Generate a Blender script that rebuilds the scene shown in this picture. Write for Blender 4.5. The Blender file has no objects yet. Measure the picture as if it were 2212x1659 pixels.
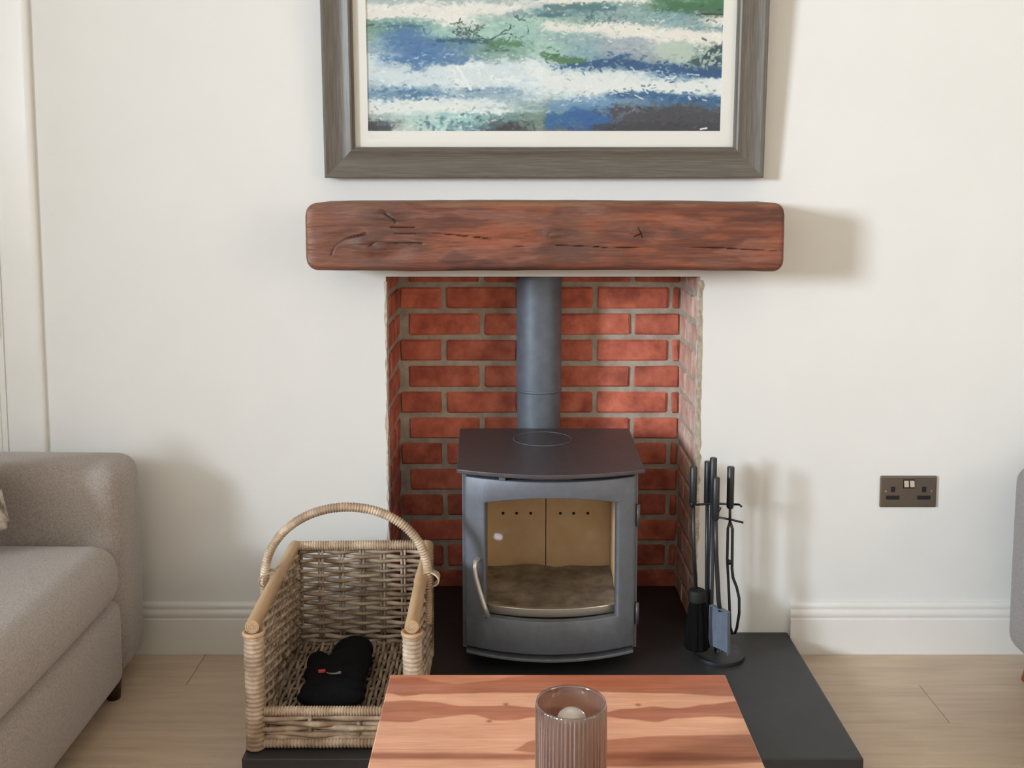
import bpy, bmesh, math, random
import numpy as np
from mathutils import Vector, Matrix
R = math.radians
random.seed(7); rng = np.random.default_rng(11)
scene = bpy.context.scene
C = scene.collection

# ------------------------------------------------------------------ camera
# 2212 x 1659 photograph: focal length 2300 px, optical axis 216 px above the middle of the frame
cam_d = bpy.data.cameras.new('camera'); cam = bpy.data.objects.new('camera', cam_d); C.objects.link(cam)
cam_d.sensor_fit = 'HORIZONTAL'; cam_d.sensor_width = 36.0
cam_d.lens = 36.0 * 2300 / 2212
cam_d.shift_y = -(829.5 - 614) / 2212
cam.location = (0, -2.82, 1.30); cam.rotation_euler = (R(90 - 5.7), 0, 0)
cam_d.clip_start = 0.02
scene.camera = cam

# ------------------------------------------------------------------ world, daylight, exposure
w = bpy.data.worlds.new('sky'); scene.world = w; w.use_nodes = True
w.node_tree.nodes['Background'].inputs[0].default_value = (0.86, 0.93, 1.0, 1)
w.node_tree.nodes['Background'].inputs[1].default_value = 1.0
scene.view_settings.view_transform = 'Standard'; scene.view_settings.look = 'None'
scene.view_settings.gamma = 1.0; scene.view_settings.use_curve_mapping = False
scene.view_settings.exposure = 0.0

def area(name, loc, rot, sx, sy, power, col):
    l = bpy.data.lights.new(name, 'AREA'); l.shape = 'RECTANGLE'; l.size = sx; l.size_y = sy
    l.energy = power; l.color = col
    o = bpy.data.objects.new(name, l); C.objects.link(o); o.location = loc; o.rotation_euler = rot
    return o
# cool daylight entering by the window in the left wall (spread narrowed to dim the back wall's left side), warm daylight by the window in the right wall
dl = area('daylight_left_window', (-4.47, -4.0, 1.95), (0, R(-90), 0), 0.96, 1.10, 318, (0.80, 0.90, 1.0)); dl.data.spread = R(112)
area('daylight_right_window', (2.87, -3.2, 1.75), (0, R(90), 0), 1.06, 1.30, 24, (1.0, 0.84, 0.63))

# ------------------------------------------------------------------ helpers: materials
def lin(c):
    c = [x / 255.0 for x in c[:3]]
    return tuple(x / 12.92 if x <= 0.04045 else ((x + 0.055) / 1.055) ** 2.4 for x in c) + (1.0,)
def _mat(name):
    m = bpy.data.materials.new(name); m.use_nodes = True
    nt = m.node_tree; return m, nt, nt.nodes['Principled BSDF']
def N(nt, typ, **kw):
    n = nt.nodes.new(typ)
    for k, v in kw.items():
        if k.startswith('i_'):
            key = k[2:].replace('_', ' ')
            n.inputs[key].default_value = v
        else: setattr(n, k, v)
    return n
def mat(name, c1, c2=None, rough=0.6, metal=0.0, scale=6.0, stretch=(1, 1, 1), detail=6.0, bump=0.0, bscale=None,
        spec=0.5, coat=0.0, lo=0.35, hi=0.65, c3=None, bdist=0.002, per_object=0.0, coord='Object', sheen=0.0):
    m, nt, b = _mat(name)
    b.inputs['Roughness'].default_value = rough; b.inputs['Metallic'].default_value = metal
    b.inputs['Specular IOR Level'].default_value = spec; b.inputs['Coat Weight'].default_value = coat
    b.inputs['Sheen Weight'].default_value = sheen
    tc = N(nt, 'ShaderNodeTexCoord'); mp = N(nt, 'ShaderNodeMapping'); mp.inputs['Scale'].default_value = stretch
    nt.links.new(tc.outputs[coord], mp.inputs['Vector'])
    vec = mp.outputs['Vector']
    oi = None
    if per_object:
        oi = N(nt, 'ShaderNodeObjectInfo'); va = N(nt, 'ShaderNodeVectorMath', operation='ADD')
        sc = N(nt, 'ShaderNodeVectorMath', operation='SCALE'); sc.inputs[3].default_value = 37.0
        nt.links.new(oi.outputs['Random'], sc.inputs[0]); nt.links.new(vec, va.inputs[0]); nt.links.new(sc.outputs[0], va.inputs[1])
        vec = va.outputs[0]
    out = None
    if c2 is not None:
        no = N(nt, 'ShaderNodeTexNoise', i_Scale=scale, i_Detail=detail, i_Roughness=0.6)
        nt.links.new(vec, no.inputs['Vector'])
        cr = N(nt, 'ShaderNodeValToRGB'); e = cr.color_ramp.elements
        e[0].position = lo; e[0].color = lin(c1); e[1].position = hi; e[1].color = lin(c2)
        if c3: q = cr.color_ramp.elements.new((lo + hi) / 2); q.color = lin(c3)
        nt.links.new(no.outputs['Fac'], cr.inputs['Fac']); out = cr.outputs['Color']
        if per_object:
            hs = N(nt, 'ShaderNodeHueSaturation'); mr = N(nt, 'ShaderNodeMapRange')
            mr.inputs['To Min'].default_value = 1 - per_object; mr.inputs['To Max'].default_value = 1 + per_object
            nt.links.new(oi.outputs['Random'], mr.inputs['Value']); nt.links.new(mr.outputs[0], hs.inputs['Value'])
            nt.links.new(out, hs.inputs['Color']); out = hs.outputs['Color']
        nt.links.new(out, b.inputs['Base Color'])
    else: b.inputs['Base Color'].default_value = lin(c1)
    if bump:
        n2 = N(nt, 'ShaderNodeTexNoise', i_Scale=bscale or scale * 4, i_Detail=5.0)
        nt.links.new(vec, n2.inputs['Vector'])
        bp = N(nt, 'ShaderNodeBump', i_Strength=bump, i_Distance=bdist)
        nt.links.new(n2.outputs['Fac'], bp.inputs['Height']); nt.links.new(bp.outputs['Normal'], b.inputs['Normal'])
    return m
def mat_attr(name, rough, bump=0.0, bscale=60, stretch=(1, 1, 1), spec=0.5, coat=0.0, amount=0.06):
    """colour painted per vertex (print, wood figure), with fine procedural grain over it"""
    m, nt, b = _mat(name); b.inputs['Roughness'].default_value = rough
    b.inputs['Specular IOR Level'].default_value = spec; b.inputs['Coat Weight'].default_value = coat; b.inputs['Coat Roughness'].default_value = 0.25
    a = N(nt, 'ShaderNodeAttribute', attribute_name='paint')
    tc = N(nt, 'ShaderNodeTexCoord'); mp = N(nt, 'ShaderNodeMapping'); mp.inputs['Scale'].default_value = stretch
    nt.links.new(tc.outputs['Object'], mp.inputs['Vector'])
    no = N(nt, 'ShaderNodeTexNoise', i_Scale=bscale, i_Detail=6.0); nt.links.new(mp.outputs[0], no.inputs['Vector'])
    mr = N(nt, 'ShaderNodeMapRange'); mr.inputs['From Min'].default_value = 0.3; mr.inputs['From Max'].default_value = 0.7
    mr.inputs['To Min'].default_value = 1 - amount * 2; mr.inputs['To Max'].default_value = 1 + amount * 2
    nt.links.new(no.outputs['Fac'], mr.inputs['Value'])
    hs = N(nt, 'ShaderNodeHueSaturation'); nt.links.new(mr.outputs[0], hs.inputs['Value']); nt.links.new(a.outputs['Color'], hs.inputs['Color'])
    nt.links.new(hs.outputs['Color'], b.inputs['Base Color'])
    if bump:
        bp = N(nt, 'ShaderNodeBump', i_Strength=bump, i_Distance=0.002)
        nt.links.new(no.outputs['Fac'], bp.inputs['Height']); nt.links.new(bp.outputs['Normal'], b.inputs['Normal'])
    return m
def mat_pane(name, tint, rough=0.0, base=0.04, gain=0.9, power=5.0):
    """thin glass: tinted transmission with a Fresnel reflection"""
    m, nt, b = _mat(name); nt.nodes.remove(b); out = nt.nodes['Material Output']
    t = N(nt, 'ShaderNodeBsdfTransparent'); t.inputs[0].default_value = tuple(tint) + (1,)
    g = N(nt, 'ShaderNodeBsdfGlossy'); g.inputs['Roughness'].default_value = rough; g.inputs['Color'].default_value = (1, 1, 1, 1)
    lw = N(nt, 'ShaderNodeLayerWeight'); lw.inputs['Blend'].default_value = 0.5
    pw_ = N(nt, 'ShaderNodeMath', operation='POWER'); pw_.inputs[1].default_value = power
    nt.links.new(lw.outputs['Facing'], pw_.inputs[0])
    mu = N(nt, 'ShaderNodeMath', operation='MULTIPLY_ADD'); mu.inputs[1].default_value = gain; mu.inputs[2].default_value = base
    mu.use_clamp = True
    nt.links.new(pw_.outputs[0], mu.inputs[0])
    mx = N(nt, 'ShaderNodeMixShader'); nt.links.new(mu.outputs[0], mx.inputs[0]); nt.links.new(t.outputs[0], mx.inputs[1]); nt.links.new(g.outputs[0], mx.inputs[2])
    nt.links.new(mx.outputs[0], out.inputs['Surface'])
    return m

M = {}
M['wall'] = mat('wall_paint', (228, 227, 224), (231, 230, 227), rough=0.85, scale=3, bump=0.06, bscale=180, bdist=0.001)
M['wall_taupe'] = mat('taupe_wall_paint', (176, 166, 152), (180, 170, 156), rough=0.85, scale=3)
M['trim'] = mat('white_gloss_paint', (232, 230, 225), (236, 234, 230), rough=0.35, scale=4)
M['ceiling'] = mat('ceiling_paint', (218, 215, 208), rough=0.9)
M['mortar'] = mat('mortar', (172, 162, 146), (202, 192, 176), rough=0.95, scale=30, bump=0.6, bscale=140, bdist=0.002)
M['brick'] = mat('red_brick', (172, 90, 72), (230, 134, 108), rough=0.85, scale=14, bump=0.5, bscale=160, bdist=0.0015, per_object=0.14, c3=(206, 112, 88))
M['brick_smear_lit'] = mat('lit_smeared_brick', (214, 160, 142), (238, 218, 202), rough=0.9, scale=16, bump=0.5, bscale=150, bdist=0.0015, per_object=0.1, lo=0.38, hi=0.68)  # mortar smear, with the right reveal's strong light painted into its paleness
M['plaster'] = mat('ragged_plaster', (206, 196, 180), (170, 150, 128), rough=0.95, scale=60, bump=0.6, bscale=220)
M['plank'] = mat('washed_oak_plank', (192, 168, 143), (220, 198, 172), rough=0.42, scale=5, stretch=(0.8, 7, 7), detail=9, bump=0.08, bscale=18, per_object=0.04, c3=(208, 185, 159), lo=0.25, hi=0.75)
M['subfloor'] = mat('subfloor', (60, 50, 42), rough=0.9)
M['slate'] = mat('black_slate', (46, 46, 48), (54, 54, 56), rough=0.45, scale=10, bump=0.08, bscale=120, spec=0.5)
M['steel'] = mat('stove_black_steel', (106, 110, 119), (114, 118, 127), rough=0.48, metal=0.3, scale=40, bump=0.1, bscale=500, bdist=0.0006, spec=0.7)
M['steel_top'] = mat('stove_top_steel', (72, 67, 70), (80, 75, 78), rough=0.42, scale=40, bump=0.06, bscale=500, bdist=0.0006)
M['flue'] = mat('flue_steel', (102, 111, 122), (114, 122, 132), rough=0.5, metal=0.3, scale=30, bump=0.1, bscale=400, bdist=0.0006, spec=0.6)
M['soot'] = mat('soot_steel', (14, 13, 13), rough=0.7)
M['vermiculite'] = mat('firebrick_panel', (232, 200, 160), (242, 216, 178), rough=0.95, scale=14, bump=0.3, bscale=200)
M['ash'] = mat('ash', (120, 108, 96), (172, 158, 142), rough=1.0, scale=18, bump=0.5, bscale=90)
M['chrome'] = mat('brushed_chrome', (206, 203, 198), rough=0.3, metal=0.7)
M['satin'] = mat('satin_nickel', (124, 114, 104), (132, 122, 112), rough=0.38, metal=0.85, scale=80, stretch=(1, 1, 12))
M['satin_light'] = mat('polished_switch', (205, 200, 192), rough=0.22, metal=1.0)
M['black_plastic'] = mat('black_plastic', (22, 23, 27), rough=0.5)
M['iron'] = mat('black_iron', (28, 30, 34), (36, 38, 42), rough=0.42, scale=50, spec=0.6)
M['iron_blade_lit'] = mat('lit_shovel_iron', (98, 108, 122), (110, 120, 134), rough=0.4, scale=30, spec=0.7)  # black iron, the window light on the blade painted in as blue-grey
M['bristle'] = mat('black_bristle', (8, 8, 9), (15, 14, 15), rough=0.95, spec=0.15, scale=120, stretch=(1, 1, 0.1))
M['cane'] = mat('willow_cane', (150, 125, 102), (220, 200, 176), rough=0.6, scale=16, per_object=0.14, c3=(180, 155, 130), bump=0.15, bscale=120)
M['cane_dark'] = mat('old_willow', (118, 96, 76), (212, 192, 168), rough=0.7, scale=14, per_object=0.16, bump=0.15, bscale=120)
M['cane_bare'] = mat('bare_cane', (180, 142, 104), (206, 174, 136), rough=0.45, scale=9, stretch=(3, 0.5, 3), bump=0.06)
M['glove'] = mat('black_glove_fabric', (14, 14, 17), (20, 20, 23), rough=0.95, scale=80, bump=0.3, bscale=500, spec=0.15)
M['red'] = mat('red_tag', (214, 66, 52), rough=0.6)
M['greythread'] = mat('grey_trim', (140, 138, 136), rough=0.8)
M['fabric'] = mat('grey_woven_fabric', (152, 142, 136), (178, 168, 161), rough=0.95, scale=220, bump=0.6, bscale=420, bdist=0.0015, spec=0.2, sheen=0.25)
M['fabric_dark'] = mat('grey_chair_fabric', (124, 118, 116), (146, 140, 138), rough=0.95, scale=220, bump=0.6, bscale=420, bdist=0.0015, spec=0.2, sheen=0.2)
M['pillow'] = mat('patterned_cushion', (120, 104, 86), (206, 198, 188), rough=0.95, scale=18, bump=0.3, bscale=400, lo=0.42, hi=0.58)
M['darkwood'] = mat('dark_wood_foot', (44, 28, 22), (60, 38, 30), rough=0.5, scale=20)
M['redwood'] = mat('reddish_wood_leg', (140, 74, 44), (164, 92, 58), rough=0.45, scale=12, stretch=(6, 6, 1))
M['framewood'] = mat('washed_grey_frame', (84, 79, 71), (108, 101, 92), rough=0.42, scale=22, stretch=(0.5, 14, 14), bump=0.12, bscale=40, spec=0.6, c3=(96, 89, 81))
M['frameside'] = mat('washed_grey_frame_upright', (84, 79, 71), (108, 101, 92), rough=0.42, scale=22, stretch=(14, 14, 0.5), bump=0.12, bscale=40, spec=0.6, c3=(96, 89, 81))
M['mat'] = mat('mount_board', (232, 228, 223), rough=0.9)
M['art'] = mat_attr('seascape_print', 0.6, amount=0.02, bscale=300)
M['beam'] = mat_attr('oiled_oak_beam', 0.5, bump=0.35, bscale=40, stretch=(0.6, 6, 6), amount=0.10)
M['table'] = mat_attr('heartwood_table', 0.38, bump=0.05, bscale=22, stretch=(0.8, 9, 9), amount=0.05)
M['pane'] = mat_pane('picture_glass', (0.985, 0.99, 0.985), base=0.022, gain=0.9)
M['stoveglass'] = mat_pane('stove_glass', (0.975, 0.965, 0.945), base=0.003, gain=0.5)
M['winglass'] = mat_pane('window_glass', (0.97, 0.98, 0.98))
M['smoke'] = mat_pane('smoked_ribbed_glass', (0.60, 0.51, 0.47), rough=0.08, base=0.13, gain=0.9, power=2.6)
def haze(m, col, k):
    nt = m.node_tree; out = nt.nodes['Material Output']; old = out.inputs['Surface'].links[0].from_socket
    d = N(nt, 'ShaderNodeBsdfDiffuse'); d.inputs[0].default_value = lin(col); mx = N(nt, 'ShaderNodeMixShader'); mx.inputs[0].default_value = k
    nt.links.new(old, mx.inputs[1]); nt.links.new(d.outputs[0], mx.inputs[2]); nt.links.new(mx.outputs[0], out.inputs['Surface'])
haze(M['smoke'], (150, 134, 126), 0.15)
M['candle'] = mat('frosted_candle', (186, 176, 166), (200, 190, 180), rough=0.25, scale=10, coat=0.6)
M['wick'] = mat('wick', (40, 34, 28), rough=0.9)

# ------------------------------------------------------------------ helpers: objects
def tag(o, label=None, cat=None, group=None, kind=None):
    if label: o['label'] = label
    if cat: o['category'] = cat
    if group: o['group'] = group
    if kind: o['kind'] = kind
    return o
def empty(name, loc=(0, 0, 0), rz=0.0):
    o = bpy.data.objects.new(name, None); C.objects.link(o); o.location = loc; o.rotation_euler = (0, 0, rz)
    o.empty_display_size = 0.05
    return o
def put(o, parent):
    if parent is not None:
        bpy.context.view_layer.update()
        o.parent = parent
    return o
class MB:
    """collects shapes in the parent's coordinates; build() makes ONE mesh object"""
    def __init__(s): s.v = []; s.f = []
    def add(s, vs, fs):
        k = len(s.v); s.v += [tuple(p) for p in vs]; s.f += [tuple(i + k for i in f) for f in fs]; return s
    def box(s, x0, x1, y0, y1, z0, z1, mtx=None):
        vs = [Vector((x, y, z)) for z in (z0, z1) for y in (y0, y1) for x in (x0, x1)]
        if mtx is not None: vs = [mtx @ p for p in vs]
        return s.add(vs, [(0, 2, 3, 1), (4, 5, 7, 6), (0, 1, 5, 4), (2, 6, 7, 3), (0, 4, 6, 2), (1, 3, 7, 5)])
    def prism(s, poly, axis, a, b):
        """poly: 2D points; axis 'x','y','z' = extrude direction"""
        def p3(q, t):
            return {'x': (t, q[0], q[1]), 'y': (q[0], t, q[1]), 'z': (q[0], q[1], t)}[axis]
        n = len(poly); vs = [p3(q, a) for q in poly] + [p3(q, b) for q in poly]
        fs = [tuple(range(n))[::-1], tuple(range(n, 2 * n))] + [(i, (i + 1) % n, n + (i + 1) % n, n + i) for i in range(n)]
        return s.add(vs, fs)
    def tube(s, pts, r, sides=8, caps=True, flat=None):
        pts = [Vector(p) for p in pts]; n = len(pts)
        rs = r if isinstance(r, (list, tuple)) else [r] * n
        t = (pts[1] - pts[0]).normalized()
        ref = Vector((0, 0, 1)) if abs(t.z) < 0.9 else Vector((1, 0, 0))
        u = t.cross(ref).normalized(); vs = []
        for i, p in enumerate(pts):
            t2 = (pts[min(i + 1, n - 1)] - pts[max(i - 1, 0)])
            t2 = t2.normalized() if t2.length > 1e-9 else t
            u = (u - t2 * u.dot(t2)).normalized(); v = t2.cross(u)
            for k in range(sides):
                a = 2 * math.pi * k / sides
                vs.append(p + (u * math.cos(a) + v * math.sin(a) * (flat or 1)) * rs[i])
        fs = [(i * sides + k, i * sides + (k + 1) % sides, (i + 1) * sides + (k + 1) % sides, (i + 1) * sides + k) for i in range(n - 1) for k in range(sides)]
        if caps: fs += [tuple(range(sides))[::-1], tuple(range((n - 1) * sides, n * sides))]
        return s.add(vs, fs)
    def lathe(s, prof, cx, cy, seg=32, wob=None):
        n = len(prof); vs = []
        for (r, z) in prof:
            for k in range(seg):
                a = 2 * math.pi * k / seg; rr = r * (wob(a) if wob else 1)
                vs.append((cx + rr * math.cos(a), cy + rr * math.sin(a), z))
        fs = [(i * seg + k, i * seg + (k + 1) % seg, (i + 1) * seg + (k + 1) % seg, (i + 1) * seg + k) for i in range(n - 1) for k in range(seg)]
        if prof[0][0] > 1e-6: fs.append(tuple(range(seg))[::-1])
        if prof[-1][0] > 1e-6: fs.append(tuple(range((n - 1) * seg, n * seg)))
        return s.add(vs, fs)
    def rbox(s, x0, x1, y0, y1, z0, z1, r, n=5, mid=6, puff=(0, 0, 0), mtx=None):
        """soft rounded block; puff pushes the middle of the faces out"""
        c = Vector(((x0 + x1) / 2, (y0 + y1) / 2, (z0 + z1) / 2)); h = Vector(((x1 - x0) / 2, (y1 - y0) / 2, (z1 - z0) / 2))
        def samples(L):
            a = [-L + r * (1 - math.cos(math.pi / 2 * i / n)) for i in range(n)]
            b = [-(L - r) + 2 * (L - r) * i / mid for i in range(mid + 1)]
            return a + b + [-q for q in a[::-1]]
        S = [samples(h[i]) for i in range(3)]; idx = {}; vs = []; fs = []
        def vid(p):
            key = tuple(round(q, 6) for q in p)
            if key not in idx:
                q = Vector([max(-(h[i] - r), min(h[i] - r, p[i])) for i in range(3)]); d = Vector(p) - q
                d = d.normalized() * r if d.length > 1e-9 else d
                o = q + d
                f = [1 - min(1, abs(o[i]) / h[i]) ** 2 for i in range(3)]
                o = Vector((o.x + math.copysign(1, o.x) * puff[0] * f[1] * f[2] * (abs(o.x) / h.x), o.y + math.copysign(1, o.y) * puff[1] * f[0] * f[2] * (abs(o.y) / h.y),
                            o.z + math.copysign(1, o.z) * puff[2] * f[0] * f[1] * (abs(o.z) / h.z)))
                o = c + o
                if mtx is not None: o = mtx @ o
                idx[key] = len(vs); vs.append(o)
            return idx[key]
        for ax in range(3):
            a, b = [(1, 2), (2, 0), (0, 1)][ax]
            for sg in (-1, 1):
                for i in range(len(S[a]) - 1):
                    for j in range(len(S[b]) - 1):
                        q = []
                        for (ii, jj) in ((i, j), (i + 1, j), (i + 1, j + 1), (i, j + 1)):
                            p = [0, 0, 0]; p[ax] = sg * h[ax]; p[a] = S[a][ii]; p[b] = S[b][jj]; q.append(vid(p))
                        if sg < 0: q = q[::-1]
                        if len(set(q)) == 4: fs.append(tuple(q))
        return s.add(vs, fs)
    def build(s, name, m, parent=None, smooth=False, bevel=0.0, seg=2):
        me = bpy.data.meshes.new(name); me.from_pydata(s.v, [], s.f); me.validate(); me.update()
        if smooth:
            me.polygons.foreach_set('use_smooth', [True] * len(me.polygons))
        o = bpy.data.objects.new(name, me); C.objects.link(o); me.materials.append(m)
        if bevel:
            b = o.modifiers.new('bevel', 'BEVEL'); b.width = bevel; b.segments = seg; b.limit_method = 'ANGLE'; b.angle_limit = R(40)
        if parent is not None: o.parent = parent
        return o
def auto_smooth(o, ang=40):
    me = o.data; me.polygons.foreach_set('use_smooth', [True] * len(me.polygons))
    bm = bmesh.new(); bm.from_mesh(me)
    for e in bm.edges:
        if len(e.link_faces) == 2 and e.calc_face_angle() > R(ang): e.smooth = False
    bm.to_mesh(me); bm.free(); return o
def struct(o): o['kind'] = 'structure'; return o

# noise for painting and carving
_tab = {}
def vnoise(x, y, seed):
    if seed not in _tab: _tab[seed] = np.random.default_rng(seed).random((256, 256))
    r = _tab[seed]
    xi = np.floor(x).astype(int); yi = np.floor(y).astype(int); fx = x - xi; fy = y - yi
    fx = fx * fx * (3 - 2 * fx); fy = fy * fy * (3 - 2 * fy)
    g = lambda a, b: r[(xi + a) % 256, (yi + b) % 256]
    return (g(0, 0) * (1 - fx) + g(1, 0) * fx) * (1 - fy) + (g(0, 1) * (1 - fx) + g(1, 1) * fx) * fy
def fbm(x, y, seed, oct=5):
    t = 0; a = 0.5; s = 0
    for i in range(oct): t = t + a * vnoise(x * 2 ** i, y * 2 ** i, seed + i); s += a; a *= 0.55
    return t / s - 0.5
def sstep(a, b, x):
    t = np.clip((x - a) / (b - a), 0, 1); return t * t * (3 - 2 * t)
def tolin(rgb):
    c = np.clip(rgb / 255.0, 0, 1)
    return np.where(c <= 0.04045, c / 12.92, ((c + 0.055) / 1.055) ** 2.4)
def set_paint(me, rgb):
    a = me.color_attributes.new('paint', 'FLOAT_COLOR', 'POINT')
    col = np.ones((len(me.vertices), 4), dtype=np.float32); col[:, :3] = tolin(rgb)
    a.data.foreach_set('color', col.ravel())
def seg_dist(X, Y, pts):
    d = np.full(X.shape, 1e9)
    for (ax, ay), (bx, by) in zip(pts[:-1], pts[1:]):
        vx, vy = bx - ax, by - ay; L = vx * vx + vy * vy + 1e-9
        t = np.clip(((X - ax) * vx + (Y - ay) * vy) / L, 0, 1)
        d = np.minimum(d, np.hypot(X - ax - t * vx, Y - ay - t * vy))
    return d

# ================================================================== THE ROOM
XL, XR, YR, ZC = -4.50, 2.9, -6.0, 2.60
OL, OR_, OT = -0.336, 0.502, 1.039      # fireplace opening
RD = 0.34                                # depth of the recess
struct(MB().box(XL, XR, YR, 0.0, -0.06, -0.012).build('floor', M['subfloor']))
floor = bpy.data.objects['floor']
pw = 0.192; yy = 0.0; row = 0
while yy > YR + 0.01:
    y0 = max(YR, yy - pw); x = XL - [0.0, 0.55, 0.2, 0.85][row % 4]
    while x < XR:
        a, b = max(XL, x), min(XR, x + 1.22)
        if b - a > 0.05:
            cx, cy = (a + b) / 2, (yy + y0) / 2; hx, hy = (b - a) / 2 - 0.0007, (yy - y0) / 2 - 0.0007
            o = MB().box(-hx, hx, -hy, hy, -0.0120, 0.0).build('plank', M['plank'], floor, bevel=0.0008, seg=1); o.location = (cx, cy, 0)
        x += 1.22
    yy -= pw; row += 1
struct(MB().box(XL, XR, YR, 0.0, ZC, ZC + 0.06).build('ceiling', M['ceiling']))
# back wall with the fireplace opening down to the floor
wb = MB().prism([(XL, -0.06), (OL, -0.06), (OL, OT), (OR_, OT), (OR_, -0.06), (XR, -0.06), (XR, ZC + 0.06), (XL, ZC + 0.06)], 'y', 0.0, 0.05)
struct(wb.build('wall_back', M['wall']))
# left wall and rear wall, each with a window
def wall_with_hole(name, axis, pos, thick, a0, a1, h0, h1, b0, b1, z0, z1):
    mb = MB()
    for (p, q, r_, s_) in ((a0, h0, b0, b1), (h1, a1, b0, b1), (h0, h1, b0, z0), (h0, h1, z1, b1)):
        if axis == 'x': mb.box(pos - thick, pos, p, q, r_, s_)
        else: mb.box(p, q, pos - thick, pos, r_, s_)
    return struct(mb.build(name, M['wall_taupe']))
wall_with_hole('wall_left', 'x', XL, 0.12, YR, 0.05, -4.6, -3.4, -0.06, ZC + 0.06, 1.42, 2.48)
wall_with_hole('wall_right', 'x', XR + 0.12, 0.12, YR, 0.05, -3.9, -2.5, -0.06, ZC + 0.06, 1.17, 2.33)
wall_with_hole('wall_rear', 'y', YR, 0.12, XL, XR, -1.15, 0.25, -0.06, ZC + 0.06, 0.95, 2.15)
def window(name, axis, pos, a0, a1, z0, z1):
    fr = MB(); t = 0.055
    for (p, q, r_, s_) in ((a0, a0 + t, z0, z1), (a1 - t, a1, z0, z1), (a0 + t, a1 - t, z0, z0 + t), (a0 + t, a1 - t, z1 - t, z1), ((a0 + a1) / 2 - .02, (a0 + a1) / 2 + .02, z0 + t, z1 - t)):
        if axis == 'x': fr.box(pos - 0.085, pos - 0.035, p, q, r_, s_)
        else: fr.box(p, q, pos - 0.085, pos - 0.035, r_, s_)
    o = struct(fr.build(name, M['trim']))
    for (p, q) in ((a0 + t, (a0 + a1) / 2 - .02), ((a0 + a1) / 2 + .02, a1 - t)):
        g = MB()
        if axis == 'x': g.box(pos - 0.063, pos - 0.058, p, q, z0 + t, z1 - t)
        else: g.box(p, q, pos - 0.063, pos - 0.058, z0 + t, z1 - t)
        g.build('pane', M['winglass'], o)
    s = MB()
    if axis == 'x': s.box(pos - 0.03, pos + 0.03, a0 - 0.03, a1 + 0.03, z0 - 0.025, z0)
    else: s.box(a0 - 0.03, a1 + 0.03, pos - 0.03, pos + 0.03, z0 - 0.025, z0)
    s.build('window_sill', M['trim'], o, bevel=0.005)
window('window_1', 'x', XL, -4.6, -3.4, 1.42, 2.48)
window('window_3', 'x', XR + 0.12, -3.9, -2.5, 1.17, 2.33)
window('window_2', 'y', YR, -1.15, 0.25, 0.95, 2.15)

# skirting: moulded profile (depth, height)
SK = [(0, 0), (-0.016, 0), (-0.016, 0.098), (-0.0125, 0.1005), (-0.0125, 0.104), (-0.0150, 0.107), (-0.0155, 0.114), (-0.0140, 0.121), (-0.0105, 0.124), (-0.0105, 0.1275),
      (-0.0125, 0.131), (-0.0120, 0.137), (-0.0090, 0.1425), (-0.0040, 0.1445), (0, 0.1445)]
def skirting(name, x0, x1):
    return struct(auto_smooth(MB().prism(SK, 'x', x0, x1).build(name, M['trim']), 50))
skirting('baseboard_back_left', -1.252, -0.586)
skirting('baseboard_back_right', 0.762, XR)
def skirt_side(name, x, sgn):
    poly = [(x - sgn * p[0], p[1]) for p in SK]
    return struct(MB().prism(poly, 'y', YR, -0.02).build(name, M['trim']))
skirt_side('baseboard_left', XL, 1); skirt_side('baseboard_right', XR, -1)

# door at the far left of the back wall: moulded architrave, leaf and hinges
d = struct(MB().box(-2.10, -1.372, -0.012, 0.0, 0.004, 2.05).build('door_1', M['trim']))
ARC = [(0, 0), (0, -0.007), (0.003, -0.0105), (0.010, -0.012), (0.020, -0.0115), (0.028, -0.0105), (0.088, -0.0095), (0.097, -0.009), (0.104, -0.006), (0.104, 0)]
arc = MB().prism([(-1.253 - p[0], p[1]) for p in ARC], 'z', 0.0, 2.14).build('architrave', M['trim'], d); auto_smooth(arc, 50)
MB().box(-2.13, -1.253, -0.018, 0.0, 2.06, 2.16).build('architrave', M['trim'], d, bevel=0.004)
MB().box(-1.372, -1.357, -0.010, 0.0, 0.0, 2.06).build('door_lining', M['trim'], d)
for z in (0.25, 0.925, 1.8):
    MB().tube([(-1.374, -0.017, z - 0.045), (-1.374, -0.017, z + 0.045)], 0.006, 10).build('hinge', M['satin'], d)
for (z0, z1) in ((0.15, 0.95), (1.1, 1.95)):
    MB().box(-2.0, -1.47, -0.018, -0.012, z0, z1).build('door_panel', M['trim'], d, bevel=0.006)

# ---- brick-lined recess: three mortar walls, every brick a piece of its own
HZ = 0.057                                # top of the hearth
CP, LP = 0.0793, 0.2256                   # course pitch, brick length pitch
def brick_mesh(L, H, T, k):
    bm = bmesh.new(); bmesh.ops.create_cube(bm, size=1.0)
    for v in bm.verts: v.co = Vector((v.co.x * L, v.co.y * T, v.co.z * H))
    bmesh.ops.bevel(bm, geom=list(bm.edges), offset=0.0045, segments=1, profile=0.5, affect='EDGES')
    rr = random.Random(k)
    for v in bm.verts: v.co += Vector([rr.uniform(-1, 1) * q for q in (0.0022, 0.0012, 0.0018)])
    me = bpy.data.meshes.new('brick'); bm.to_mesh(me); bm.free(); return me
cache = {}
def brick(parent, loc, L, rotz=0.0, m='brick'):
    key = (round(L, 3), m, random.randrange(3))
    if key not in cache:
        me = brick_mesh(L, 0.0635, 0.03, len(cache)); me.materials.append(M[m]); cache[key] = me
    o = bpy.data.objects.new('brick', cache[key]); C.objects.link(o); o.parent = parent
    o.location = loc; o.rotation_euler = (random.uniform(-.012, .012), random.uniform(-.006, .006), rotz + random.uniform(-.006, .006)); return o
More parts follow.
